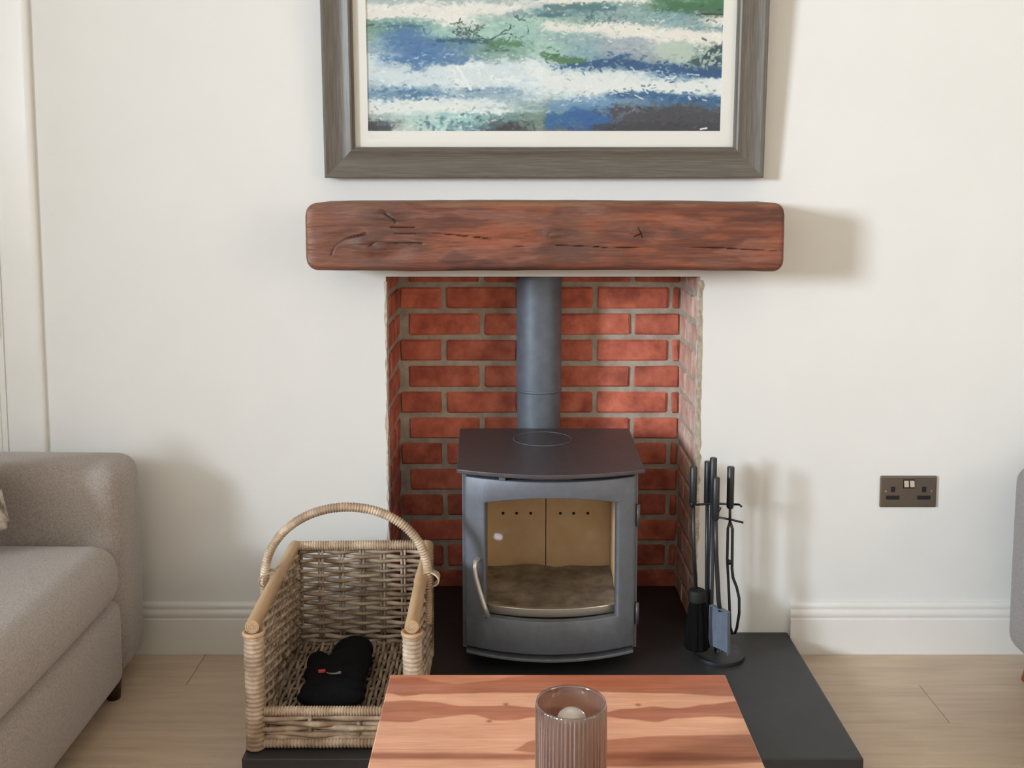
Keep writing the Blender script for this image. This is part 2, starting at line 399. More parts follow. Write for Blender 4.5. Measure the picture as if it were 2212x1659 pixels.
wrb = struct(MB().box(OL - 0.06, OR_ + 0.06, RD + 0.006, RD + 0.08, -0.06, 1.3).build('wall_recess_back', M['mortar']))
wrl = struct(MB().box(OL - 0.06, OL - 0.012, 0.05, RD + 0.006, -0.06, 1.3).build('wall_recess_left', M['mortar']))
wrr = struct(MB().box(OR_ + 0.012, OR_ + 0.06, 0.05, RD + 0.006, -0.06, 1.3).build('wall_recess_right', M['mortar']))
MB().box(OL - 0.012, OL - 0.0045, 0.004, RD + 0.006, HZ, OT + 0.2).build('mortar_bed', M['mortar'], wrl)
MB().box(OR_ + 0.0045, OR_ + 0.012, 0.004, RD + 0.006, HZ, OT + 0.2).build('mortar_bed', M['mortar'], wrr)
for row in range(-3, 12):
    zc = 0.7053 + CP * (3 - row)
    if zc - 0.03 < HZ - 0.02: continue
    j0 = 0.3605 if row % 2 == 1 else 0.4733 - LP
    for k in range(-4, 3):
        a = j0 + k * LP + 0.0075; b = a + LP - 0.015
        a2, b2 = max(a, OL + 0.001), min(b, OR_ - 0.001)
        if b2 - a2 > 0.02: brick(wrb, ((a2 + b2) / 2, RD + 0.0135, zc), b2 - a2)
    # reveals: bricks laid front to back, staggered course by course
    for (par, xx, mm) in ((wrl, OL - 0.0145, 'brick'), (wrr, OR_ + 0.0145, 'brick_smear_lit')):
        s = 0.006 if row % 2 else 0.006 - LP / 2
        while s < RD - 0.01:
            a2, b2 = max(s, 0.006), min(s + LP - 0.015, RD - 0.003)
            if b2 - a2 > 0.03: brick(par, (xx, (a2 + b2) / 2, zc), b2 - a2, R(90), mm)
            s += LP
struct(MB().box(OL - 0.06, OR_ + 0.06, 0.05, RD + 0.006, OT + 0.25, OT + 0.3).build('wall_recess_top', M['soot']))
# ragged plaster line where the lining meets the wall
def ragged(parent, x, sgn, seed):
    rr = random.Random(seed); mb = MB(); z = HZ; prev = None; vs = []; fs = []
    while z < OT - 0.005:
        z2 = min(OT, z + rr.uniform(0.010, 0.026))
        wd = rr.uniform(0.001, 0.0055) * (1.6 if rr.random() < .25 else 1); pr = rr.uniform(0.0015, 0.0045)
        k = len(vs)
        vs += [(x - sgn * wd, -pr * .2, z), (x + sgn * wd * .5, -pr, z), (x + sgn * 0.004, 0.008, z)]
        if k: fs += [(k - 3, k - 2, k + 1, k), (k - 2, k - 1, k + 2, k + 1)]
        z = z2
    mb.add(vs, fs); o = mb.build('plaster_edge', M['plaster'], parent)
    so = o.modifiers.new('thick', 'SOLIDIFY'); so.thickness = 0.002; return o
ragged(wrl, OL, 1, 3); ragged(wrr, OR_, -1, 5)

# ================================================================== HEARTH
hs = MB().prism([(-0.582, -0.643), (0.757, -0.643), (0.757, 0.0), (OR_ - 0.001, 0.0), (OR_ - 0.001, RD - 0.004), (OL + 0.001, RD - 0.004), (OL + 0.001, 0.0), (-0.582, 0.0)], 'z', 0.0, HZ).build('hearth_slab', M['slate'], bevel=0.003)
tag(hs, 'black slate hearth slab lying under the wood stove', 'hearth')

# ================================================================== MANTEL BEAM
def mantel():
    x0, x1, yb, yf, z0, z1 = -0.510, 0.672, 0.0, -0.20, 1.0715, 1.2415
    nx, nz, ny = 420, 64, 26
    cx, cz = (x0 + x1) / 2, (z0 + z1) / 2; hx, hz = (x1 - x0) / 2, (z1 - z0) / 2
    # outline around the cross-section in (y,z): from back bottom over the front to the back top; front edges rounded
    r = 0.014; prof = []
    for i in range(9): prof.append((yb + (yf + r - yb) * i / 9, z0, 0))
    for i in range(7): a = math.pi / 2 * i / 6; prof.append((yf + r - r * math.sin(a), z0 + r - r * math.cos(a), 1))
    for i in range(1, nz): prof.append((yf, z0 + r + (z1 - z0 - 2 * r) * i / nz, 2))
    for i in range(7): a = math.pi / 2 * i / 6; prof.append((yf + r - r * math.cos(a), z1 - r + r * math.sin(a), 1))
    for i in range(1, 10): prof.append((yf + r + (yb - yf - r) * i / 9, z1, 0))
    P = np.array([(p[0], p[1]) for p in prof]); npf = len(prof)
    xs = np.linspace(0, 1, nx + 1)
    # rounded ends: ease samples near the ends
    xs = x0 + (x1 - x0) * xs
    X = np.repeat(xs[:, None], npf, 1); Yp = np.repeat(P[None, :, 0], nx + 1, 0); Zp = np.repeat(P[None, :, 1], nx + 1, 0)
    # chamfered ends: section shrinks in the last centimetres
    for side, rr in ((x0, 0.030), (x1, 0.026)):
        dd = np.clip(1 - np.abs(X - side) / rr, 0, 1); sh = rr * (1 - np.sqrt(np.clip(1 - dd ** 2, 0, 1)))
        Zp = cz + (Zp - cz) * (1 - sh / hz * 0.92); Yp = Yp + np.where(Yp < yf + 0.05, sh * 0.35, 0)
    # slow waviness of the hewn beam
    Zp += np.where(Zp > cz, 0.0022 * np.sin(X * 5.5 + 1.2) + 0.006 * fbm(X * 5, X * 0 + 3, 5, 3), 0.0015 * np.sin(X * 7) + 0.004 * fbm(X * 6, X * 0 + 9, 8, 3))
    # grain flow bends around the knots (x, z, radius)
    knots = [(-0.345, 1.137, 0.055), (-0.30, 1.212, 0.028), (0.098, 1.163, 0.022), (0.320, 1.167, 0.028)]
    U = X.copy(); V = np.where(Yp > yf + 0.012, Zp + (Yp - yf) * np.sign(Zp - cz), Zp)
    W = V.copy(); near = np.zeros_like(X)
    for (kx, kz, kr) in knots:
        d2 = ((X - kx) / (kr * 2.3)) ** 2 + ((V - kz) / kr) ** 2
        g = np.exp(-d2 * 0.8); W = W + np.sign(V - kz + 1e-4) * -0.6 * kr * g * np.clip(1 - np.abs(V - kz) / (2 * kr), 0, 1); near = np.maximum(near, np.exp(-d2 * 1.3))
    grain = fbm(U * 3.2 + 4, W * 46, 21, 5); fine = fbm(U * 9, W * 260, 31, 4); big = fbm(U * 5 + 2, W * 17, 41, 4); blot = fbm(U * 7 + 9, W * 30 + 2, 51, 4)
    base = np.array([104, 57, 42.]); light = np.array([148, 84, 58.]); dark = np.array([64, 38, 33.]); grey = np.array([108, 84, 74.]); tan = np.array([132, 98, 68.]); pink = np.array([142, 94, 80.])
    col = base[None, None, :] + np.zeros(X.shape + (3,))
    def mix(mask, c, k=1.0):
        nonlocal col
        m_ = np.clip(mask * k, 0, 1)[..., None]; col = col * (1 - m_) + c * m_
    mix(sstep(0.02, 0.24, grain), light, 0.55); mix(sstep(0.03, 0.24, -grain), dark, 0.45)
    mix(sstep(0.04, 0.12, big), pink, 0.6); mix(sstep(0.06, 0.16, blot), dark, 0.5); mix(sstep(0.05, 0.13, fbm(U * 4 + 7, W * 13 + 5, 57, 4)), np.array([150, 82, 54.]), 0.5); mix(sstep(0.08, 0.16, fbm(U * 6 + 17, W * 20 + 5, 67, 4)), grey, 0.35)
    mix(sstep(0.05, 0.25, fine), dark, 0.25); mix(sstep(0.05, 0.25, -fine), light, 0.2)
    mix(np.exp(-((X - x0 - 0.13) / 0.14) ** 2), grey, 0.42)
    mix(near * (0.5 + fbm(X * 30, V * 80, 61, 3)), dark, 0.85)
    mix(sstep(z1 - 0.028 + 0.012, z1 - 0.004, V + 0.03 * blot), tan, 0.65)
    mix(np.exp(-np.abs(X - x0) / 0.025), tan, 0.5)
    crack = np.zeros_like(X)
    cr = [([(-0.322, 1.222), (-0.305, 1.209), (-0.286, 1.192)], 0.0016), ([(-0.29, 1.163), (-0.20, 1.166), (-0.12, 1.158), (-0.05, 1.150)], 0.0005), ([(-0.352, 1.134), (-0.335, 1.142), (-0.28, 1.141), (-0.22, 1.140)], 0.0010),
          ([(0.0, 1.132), (0.10, 1.136), (0.25, 1.129), (0.45, 1.131), (0.67, 1.120)], 0.0004), ([(-0.508, 1.122), (-0.455, 1.120)], 0.0006), ([(0.312, 1.178), (0.318, 1.166), (0.322, 1.154)], 0.0008), ([(0.317, 1.163), (0.300, 1.156)], 0.0006),
          ([(0.088, 1.158), (0.092, 1.166), (0.102, 1.166)], 0.0009), ([(-0.446, 1.112), (-0.436, 1.134), (-0.41, 1.150), (-0.36, 1.164)], 0.0012), ([(-0.30, 1.180), (-0.24, 1.180)], 0.0005)]
    for pts, wd in cr:
        pts = [(px, pz) for px, pz in pts]
        dd = seg_dist(X, Zp + 0.004 * fbm(X * 25, Zp * 25, 71, 2), pts); crack = np.maximum(crack, (1 - sstep(wd * 0.5, wd * 2.4 + .0006, dd)) * np.clip(.75 + 2.4 * fbm(X * 14, Zp * 30, 77, 3), 0, 1))
    mix(crack, np.array([34, 22, 19.]), 0.8)
    front = sstep(yf + 0.03, yf + 0.005, Yp)
    dep = 0.0035 * grain + 0.0012 * fine + 0.004 * fbm(X * 9, V * 22, 81, 3) - 0.004 * crack + 0.004 * near * np.sin(40 * np.hypot((X + .345) / 2, V - 1.137) * 3.0)
    Yp = Yp - dep * front
    verts = np.stack([X, Yp, Zp], -1).reshape(-1, 3)
    fs = []
    for i in range(nx):
        a = i * npf
        for k in range(npf - 1): fs.append((a + k, a + k + 1, a + npf + k + 1, a + npf + k))
    nb = len(verts); fs.append(tuple(range(npf))[::-1]); fs.append(tuple(range(nx * npf, nx * npf + npf)))
    me = bpy.data.meshes.new('mantel_beam'); me.from_pydata(verts.tolist(), [], fs); me.update()
    set_paint(me, col.reshape(-1, 3)); me.materials.append(M['beam'])
    o = bpy.data.objects.new('mantel_beam', me); C.objects.link(o); auto_smooth(o, 60)
    tag(o, 'rustic dark brown oak mantel beam with knots and cracks above the fireplace', 'mantel')
mantel()

# ================================================================== PICTURE
def picture():
    root = empty('framed_picture', (0.0835, -0.004, 1.302)); root.rotation_euler = (R(3.2), 0, 0)
    tag(root, 'abstract seascape print in a wide grey wooden frame above the mantel', 'picture')
    W2, Hh, fw = 0.5705, 0.80, 0.0795         # half width, height, moulding width
    PR = [(0.0, 0.0), (0.0, -0.034), (0.002, -0.0375), (0.006, -0.038), (0.012, -0.0355), (0.022, -0.0315), (0.034, -0.0290), (0.046, -0.0290), (0.057, -0.0315), (0.066, -0.0355), (0.070, -0.0365), (0.074, -0.0345), (0.0755, -0.029), (fw, -0.028), (fw, -0.008)]
    def rail(pa, pb, na, nb, m):
        # pa,pb outer corners (x,z); na,nb inward mitre directions
        vs = []; n = len(PR)
        for (p, q) in ((pa, na), (pb, nb)):
            for (t, y) in PR: vs.append((p[0] + q[0] * t, y, p[1] + q[1] * t))
        fs = [(i, i + 1, n + i + 1, n + i) for i in range(n - 1)] + [tuple(range(n)), tuple(range(n, 2 * n))[::-1], (n - 1, 0, n, 2 * n - 1)]
        o = MB().add(vs, fs).build('frame_rail', m, root)
        bm = bmesh.new(); bm.from_mesh(o.data); bmesh.ops.recalc_face_normals(bm, faces=bm.faces[:]); bm.to_mesh(o.data); bm.free()
        return auto_smooth(o, 35)
    c = [(-W2, 0), (W2, 0), (W2, Hh), (-W2, Hh)]; dn = [(1, 1), (-1, 1), (-1, -1), (1, -1)]
    for i in range(4): rail(c[i], c[(i + 1) % 4], dn[i], dn[(i + 1) % 4], M['framewood'] if i % 2 == 0 else M['frameside'])
    MB().box(-W2 + 0.01, W2 - 0.01, -0.010, -0.004, 0.01, Hh - 0.01).build('backing_board', M['subfloor'], root)
    # mount with a window
    ix, iz0, iz1 = W2 - fw + 0.003, fw - 0.003, Hh - fw + 0.003
    ax0, ax1, az0, az1 = -0.4575, 0.4575, 0.1205, Hh - 0.122
    mt = MB()
    for (a, b, p, q) in ((-ix, ax0, iz0, iz1), (ax1, ix, iz0, iz1), (ax0, ax1, iz0, az0), (ax0, ax1, az1, iz1)): mt.box(a, b, -0.0165, -0.0125, p, q)
    mt.build('mount', M['mat'], root)
    MB().box(-ix, ix, -0.0225, -0.0210, iz0, iz1).build('picture_glass', M['pane'], root)
    # ---- the print, painted in strokes; u: 795..1558, v: 283 at the bottom, going down upwards
    nx, nz = 760, 462
    xs = np.linspace(ax0 - 0.002, ax1 + 0.002, nx); zs = np.linspace(az0 - 0.002, az1 + 0.002, nz)
    XX, ZZ = np.meshgrid(xs, zs, indexing='ij')
    u = 795 + (XX - ax0) / (ax1 - ax0) * 763; v = 283 - (ZZ - az0) * 833
    cols = [795, 890, 985, 1080, 1175, 1270, 1365, 1460, 1558]
    wv, bw, P, G, g, T, S_, Mg, Ng, D, B, b, U, K, k = [(220, 224, 223), (206, 216, 221), (224, 220, 214), (168, 180, 180), (140, 165, 166), (92, 132, 138), (160, 190, 180), (118, 152, 138), (74, 116, 84), (58, 84, 80), (84, 122, 160), (132, 156, 176), (42, 92, 140), (54, 60, 72), (76, 82, 92)]
    grid = {-230: [P, P, G, G, P, g, g, S_, S_], -160: [g, G, S_, T, Mg, T, B, g, Mg], -90: [G, P, P, G, T, Mg, Ng, Ng, D], -40: [P, P, G, G, g, G, g, Mg, Ng], -12: [G, G, g, T, G, P, P, Mg, Ng],
            6: [G, G, G, G, P, P, P, Mg, Ng], 22: [P, P, P, P, G, T, g, Ng, Ng], 36: [P, P, P, G, T, g, g, (125, 155, 165), (92, 115, 105)], 50: [Mg, (150, 175, 170), P, S_, (165, 190, 180), (140, 165, 160), g, (130, 160, 165), P],
            62: [Mg, T, (170, 195, 185), S_, S_, P, P, (140, 165, 170), (130, 160, 165)], 80: [(135, 165, 155), B, S_, (165, 195, 185), (150, 180, 175), (150, 175, 175), P, P, P], 92: [(150, 175, 175), B, T, Mg, S_, (145, 165, 175), (168, 178, 186), P, P],
            110: [(146, 170, 184), (76, 116, 164), b, Mg, S_, (135, 165, 175), (160, 170, 180), (175, 190, 185), (90, 115, 110)], 128: [bw, (72, 116, 164), (104, 134, 162), (134, 162, 152), (180, 200, 198), (130, 160, 170), (135, 148, 164), (175, 190, 182), (70, 100, 108)],
            146: [bw, b, wv, bw, bw, (150, 172, 180), (110, 135, 160), (150, 168, 172), (80, 108, 128)], 164: [bw, bw, wv, wv, bw, bw, (190, 204, 212), (110, 145, 172), (72, 108, 142)], 182: [(178, 194, 204), bw, wv, bw, bw, wv, wv, wv, bw],
            198: [(140, 166, 184), (108, 142, 168), (168, 188, 198), b, bw, wv, wv, wv, wv], 210: [(130, 158, 178), (96, 132, 160), (150, 174, 188), (150, 170, 184), (190, 204, 208), (190, 206, 214), (84, 118, 150), (70, 110, 148), (150, 172, 186)],
            222: [bw, wv, bw, (170, 188, 194), (160, 178, 180), (124, 158, 188), (112, 142, 166), (68, 110, 150), (66, 104, 142)], 236: [(224, 214, 214), wv, wv, wv, (130, 156, 156), (70, 112, 154), (96, 112, 130), k, (84, 94, 106)],
            254: [(160, 175, 174), (188, 210, 206), (156, 192, 192), (112, 142, 142), (122, 144, 134), (58, 100, 148), k, (68, 70, 80), k], 270: [(80, 86, 92), (194, 208, 200), (140, 178, 182), (82, 92, 96), (116, 132, 120), (58, 92, 140), (64, 68, 80), K, (70, 76, 88)], 290: [K, (188, 200, 192), (132, 172, 178), K, (104, 116, 106), (54, 84, 132), K, K, K]}
    rows = sorted(grid); GA = np.array([grid[r] for r in rows], float)
    def look(uu, vv):
        ci = np.clip(np.interp(uu, cols, range(9)), 0, 7.999); ri = np.clip(np.interp(vv, rows, range(len(rows))), 0, len(rows) - 1.001)
        c0 = ci.astype(int); r0 = ri.astype(int); fc = (ci - c0)[..., None]; fr = (ri - r0)[..., None]; fc = fc * fc * (3 - 2 * fc)
        fr = np.clip((fr - 0.5) * 1.7 + 0.5, 0, 1)
        return (GA[r0, c0] * (1 - fc) + GA[r0, c0 + 1] * fc) * (1 - fr) + (GA[r0 + 1, c0] * (1 - fc) + GA[r0 + 1, c0 + 1] * fc) * fr
    n1 = fbm(u / 60, v / 18, 101); n2 = fbm(u / 22 + 7, v / 10, 111); n3 = fbm(u / 60 + 3, v / 22 + 5, 121)
    n4 = fbm(u / 8 + 1, v / 6, 151, 4); n5 = fbm(u / 8 + 31, v / 6, 161, 4)
    uw = u + 90 * n3 + 30 * n2 + 46 * n4; vw = v + 16 * n1 + 10 * n2 + 17 * n5
    col = look(uw, vw)
    sp = fbm(u / 9, v / 6, 131, 4); col = col + 36 * sp[..., None] + 20 * fbm(u / 30, v / 4, 141, 4)[..., None]
    du, dv = (u[-1, 0] - u[0, 0]) / (nx - 1), (v[0, -1] - v[0, 0]) / (nz - 1)
    def stroke(pts, wd, soft, c, rag=0.0, k=1.0, seed=1, sc=10.):
        pad = wd + soft + rag * 1.4 + 2
        i0 = max(0, int((min(p[0] for p in pts) - pad - u[0, 0]) / du)); i1 = min(nx, int((max(p[0] for p in pts) + pad - u[0, 0]) / du) + 2)
        j0 = max(0, int((max(p[1] for p in pts) + pad - v[0, 0]) / dv)); j1 = min(nz, int((min(p[1] for p in pts) - pad - v[0, 0]) / dv) + 2)
        if i1 <= i0 or j1 <= j0: return
        uu, vv = u[i0:i1, j0:j1], v[i0:i1, j0:j1]
        d = seg_dist(uu, vv, pts)
        if rag: d = d + rag * 1.5 * fbm(uu / sc, vv / sc * 1.4, 200 + seed, 4) + min(rag, 8) * 1.1 * fbm(uu / 3.5, vv / 2.6, 260 + seed, 3)
        m_ = (1 - sstep(wd - soft, wd + soft, d))[..., None] * k; col[i0:i1, j0:j1] = col[i0:i1, j0:j1] * (1 - m_) + np.array(c, float) * m_
    # white breakers
    stroke([(790, 38), (900, 36), (1010, 30), (1120, 22)], 9, 4, P, 12, .95, 1, 22); stroke([(1180, 8), (1290, 5), (1365, 2)], 6, 3, P, 5, .9, 2, 22)
    stroke([(1180, 60), (1270, 64), (1330, 72), (1420, 76), (1565, 86)], 8, 5, P, 16, .95, 3, 24); stroke([(790, 150), (860, 162), (980, 172), (1100, 150), (1150, 140)], 14, 9, bw, 34, .85, 4, 26)
    stroke([(1150, 150), (1200, 175), (1320, 182), (1440, 188), (1560, 190)], 17, 8, wv, 26, .92, 5, 28); stroke([(790, 235), (900, 232), (1050, 222), (1090, 228)], 8, 5, wv, 18, .9, 6, 18)
    stroke([(850, 236), (1000, 231)], 4, 3, (224, 226, 222), 5, .8, 7)
    # green headland, teal strokes
    stroke([(1405, -6), (1450, 16), (1480, 22), (1570, 24)], 10, 5, (72, 114, 88), 10, .9, 8); stroke([(1430, -20), (1570, -14)], 24, 6, (74, 122, 86), 10, .9, 9)
    stroke([(1510, 36), (1562, 37)], 1.6, 1, (40, 50, 50), 2, .9, 10); stroke([(1180, 22), (1250, 20), (1325, 24)], 6, 3, (84, 120, 126), 6, .85, 11); stroke([(1162, 40), (1215, 37)], 3, 2, (80, 112, 128), 3, .8, 12)
    # blue spray on the left
    for i, (px, py, rr_) in enumerate([(885, 78, 18), (905, 110, 20), (893, 138, 15), (945, 100, 16), (965, 118, 16), (992, 130, 14), (860, 88, 14), (1000, 96, 16)]):
        stroke([(px - 6, py), (px + 8, py + 4)], rr_ * .7, 9, (78, 118, 162), 36, .75, 20 + i, 14)
    stroke([(950, 91), (1000, 90), (1065, 97)], 3.4, 2, (44, 84, 100), 5, .9, 30); stroke([(1060, 100), (1120, 97)], 6, 3, (84, 122, 86), 10, .85, 31); stroke([(1040, 113), (1100, 112)], 2, 1.5, (50, 90, 90), 4, .8, 32)
    for i in range(60):
        px = 800 + rng.random() * 330; py = 118 + rng.random() * 34
        stroke([(px, py), (px + rng.normal() * 5, py + rng.normal() * 3)], 1.4, 1, (196, 210, 216), 2, .6, 33)
    # dark branching twigs
    def twig(px, py, ang, ln, depth):
        q = [(px, py)]
        for _ in range(3):
            ang += rng.normal() * .45; px += math.cos(ang) * ln / 3; py += math.sin(ang) * ln / 3; q.append((px, py))
        stroke(q, .7 + .45 * depth, .9, (54, 80, 80), 3, .8, 40 + depth, 6)
        if depth > 0:
            for _ in range(2): twig(px, py, ang + rng.normal() * .9, ln * .62, depth - 1)
    for (px, py, an, ln, dp) in ((1052, 90, -1.9, 26, 2), (1052, 90, -.75, 34, 2), (1008, 88, -1.6, 24, 2), (996, 86, -1.9, 18, 1), (1135, 50, -2.6, 18, 1), (1140, 60, 1.2, 18, 0), (918, 68, 1.2, 16, 0), (843, 62, 1.5, 10, 0)): twig(px, py, an, ln, dp)
    stroke([(850, 60), (915, 62)], 1.6, 1.4, (60, 96, 104), 4, .8, 58, 8); stroke([(795, 60), (815, 58)], 1.6, 1.2, (52, 78, 78), 3, .8, 59, 8)
    for i in range(46):
        px, py = 985 + rng.random() * 52, 54 + rng.random() * 38; stroke([(px, py), (px + rng.normal() * 6, py + rng.normal() * 5)], 1.3, .9, (62, 86, 80) if i % 3 else (90, 84, 80), 2, .7, 41, 5)
    for i in range(26):
        px, py = 1262 + rng.random() * 90, 36 + rng.random() * 18; stroke([(px, py), (px + rng.normal() * 4, py + rng.normal() * 5)], 1.5, 1, (70, 104, 112), 2, .6, 42, 5)
    # blue ridge and green hill on the right
    stroke([(1176, 122), (1215, 132), (1262, 138)], 8, 3, (76, 118, 84), 8, .9, 60); stroke([(1215, 148), (1280, 140), (1330, 130), (1355, 121)], 4.5, 2.5, (46, 92, 138), 6, .95, 61); stroke([(1285, 142), (1345, 138), (1400, 148), (1470, 152), (1562, 160)], 9, 3.5, (42, 84, 128), 12, .9, 62, 16)
    stroke([(1490, 163), (1562, 168)], 3, 2, (46, 86, 128), 6, .85, 63); stroke([(1485, 162), (1510, 164)], 1.4, 1, wv, 2, .8, 64)
    for i, (px, py, rr_) in enumerate([(1432, 112, 16), (1475, 112, 20), (1452, 104, 14)]): stroke([(px, py), (px + 1, py + 2)], rr_, 2.5, (180, 194, 184), 5, .9, 65 + i)
    stroke([(1500, 138), (1530, 122), (1562, 104)], 9, 3, (58, 84, 92), 12, .9, 70); stroke([(1520, 132), (1562, 136)], 7, 3, (54, 80, 92), 10, .85, 71)
    for i in range(20):
        px, py = 1506 + rng.random() * 52, 110 + rng.random() * 34; stroke([(px, py), (px + rng.normal() * 2, py + rng.normal() * 4)], 2.6, 1, (176, 190, 180), 2, .85, 72, 6)
    # lower blue swell and slate rocks
    stroke([(1320, 208), (1400, 204), (1470, 212), (1562, 218)], 6, 3, (52, 96, 138), 10, .85, 80, 14); stroke([(1190, 232), (1260, 224), (1330, 222)], 12, 6, (112, 148, 182), 14, .75, 81)
    stroke([(1190, 262), (1240, 250), (1300, 262)], 15, 6, (40, 98, 154), 14, .85, 82, 18); stroke([(1330, 242), (1400, 252), (1460, 250), (1562, 262)], 15, 5, (70, 72, 82), 14, .9, 83, 18); stroke([(1290, 282), (1400, 276), (1562, 282)], 12, 5, (60, 62, 72), 12, .9, 84, 18)
    stroke([(1335, 258), (1350, 246), (1380, 238)], 4, 3, (110, 122, 136), 8, .6, 85)
    stroke([(1070, 300), (1105, 284), (1140, 300)], 20, 3, (58, 52, 60), 8, .92, 86); stroke([(1150, 262), (1160, 290)], 1.6, 1, (50, 86, 80), 2, .8, 87); stroke([(800, 276), (836, 278)], 9, 4, (58, 62, 72), 16, .85, 88)
    for i in range(60):
        px, py = 900 + rng.random() * 170, 250 + rng.random() * 34; stroke([(px, py), (px + rng.normal() * 6, py + rng.normal() * 4)], 2.2, 1.4, [(206, 220, 216), (96, 136, 146), (74, 104, 116)][i % 3], 3, .7, 89, 6)
    for i in range(46):
        px, py = 800 + rng.random() * 250, 192 + rng.random() * 22; stroke([(px, py), (px + abs(rng.normal()) * 10, py + rng.normal() * 2)], 2, 1.4, (70, 112, 152) if i % 2 else (120, 150, 174), 4, .65, 90, 7)
    # loose dabs that drag neighbouring colours into each other
    for i in range(3400):
        px, py = 795 + rng.random() * 763, -210 + rng.random() * 493
        qx, qy = px + rng.normal() * 16, py + rng.normal() * 9
        ii = int(np.clip((qx - u[0, 0]) / du, 0, nx - 1)); jj = int(np.clip((qy - v[0, 0]) / dv, 0, nz - 1)); c_ = col[ii, jj] + rng.normal() * 9
        an = rng.normal() * .5; L_ = rng.uniform(2, 9)
        stroke([(px, py), (px + math.cos(an) * L_, py + math.sin(an) * L_)], rng.uniform(.8, 2.4), .9, c_, 0, .75)
    col = 126 + (col - 126) * 1.08 - 4
    stroke([(990, 147), (1017, 193)], 3.2, 1.2, (232, 234, 232), 1, .95, 91); stroke([(1372, 206), (1390, 215)], 1.3, .8, (224, 228, 226), .5, .9, 92); stroke([(1516, 279), (1529, 277)], 1.8, .7, (232, 230, 226), .3, 1, 93)
    col = np.clip(col, 30, 232)
    verts = np.stack([XX, np.full_like(XX, -0.0125), ZZ], -1).reshape(-1, 3)
    I = np.arange(nx * nz).reshape(nx, nz); q = np.stack([I[:-1, :-1], I[1:, :-1], I[1:, 1:], I[:-1, 1:]], -1).reshape(-1, 4)
    me = bpy.data.meshes.new('art_print'); me.from_pydata(verts.tolist(), [], q.tolist()); me.update(); set_paint(me, col.reshape(-1, 3)); me.materials.append(M['art'])
    o = bpy.data.objects.new('art_print', me); C.objects.link(o); o.parent = root; o['label'] = 'blue and green abstract seascape print'
    return root
picture()

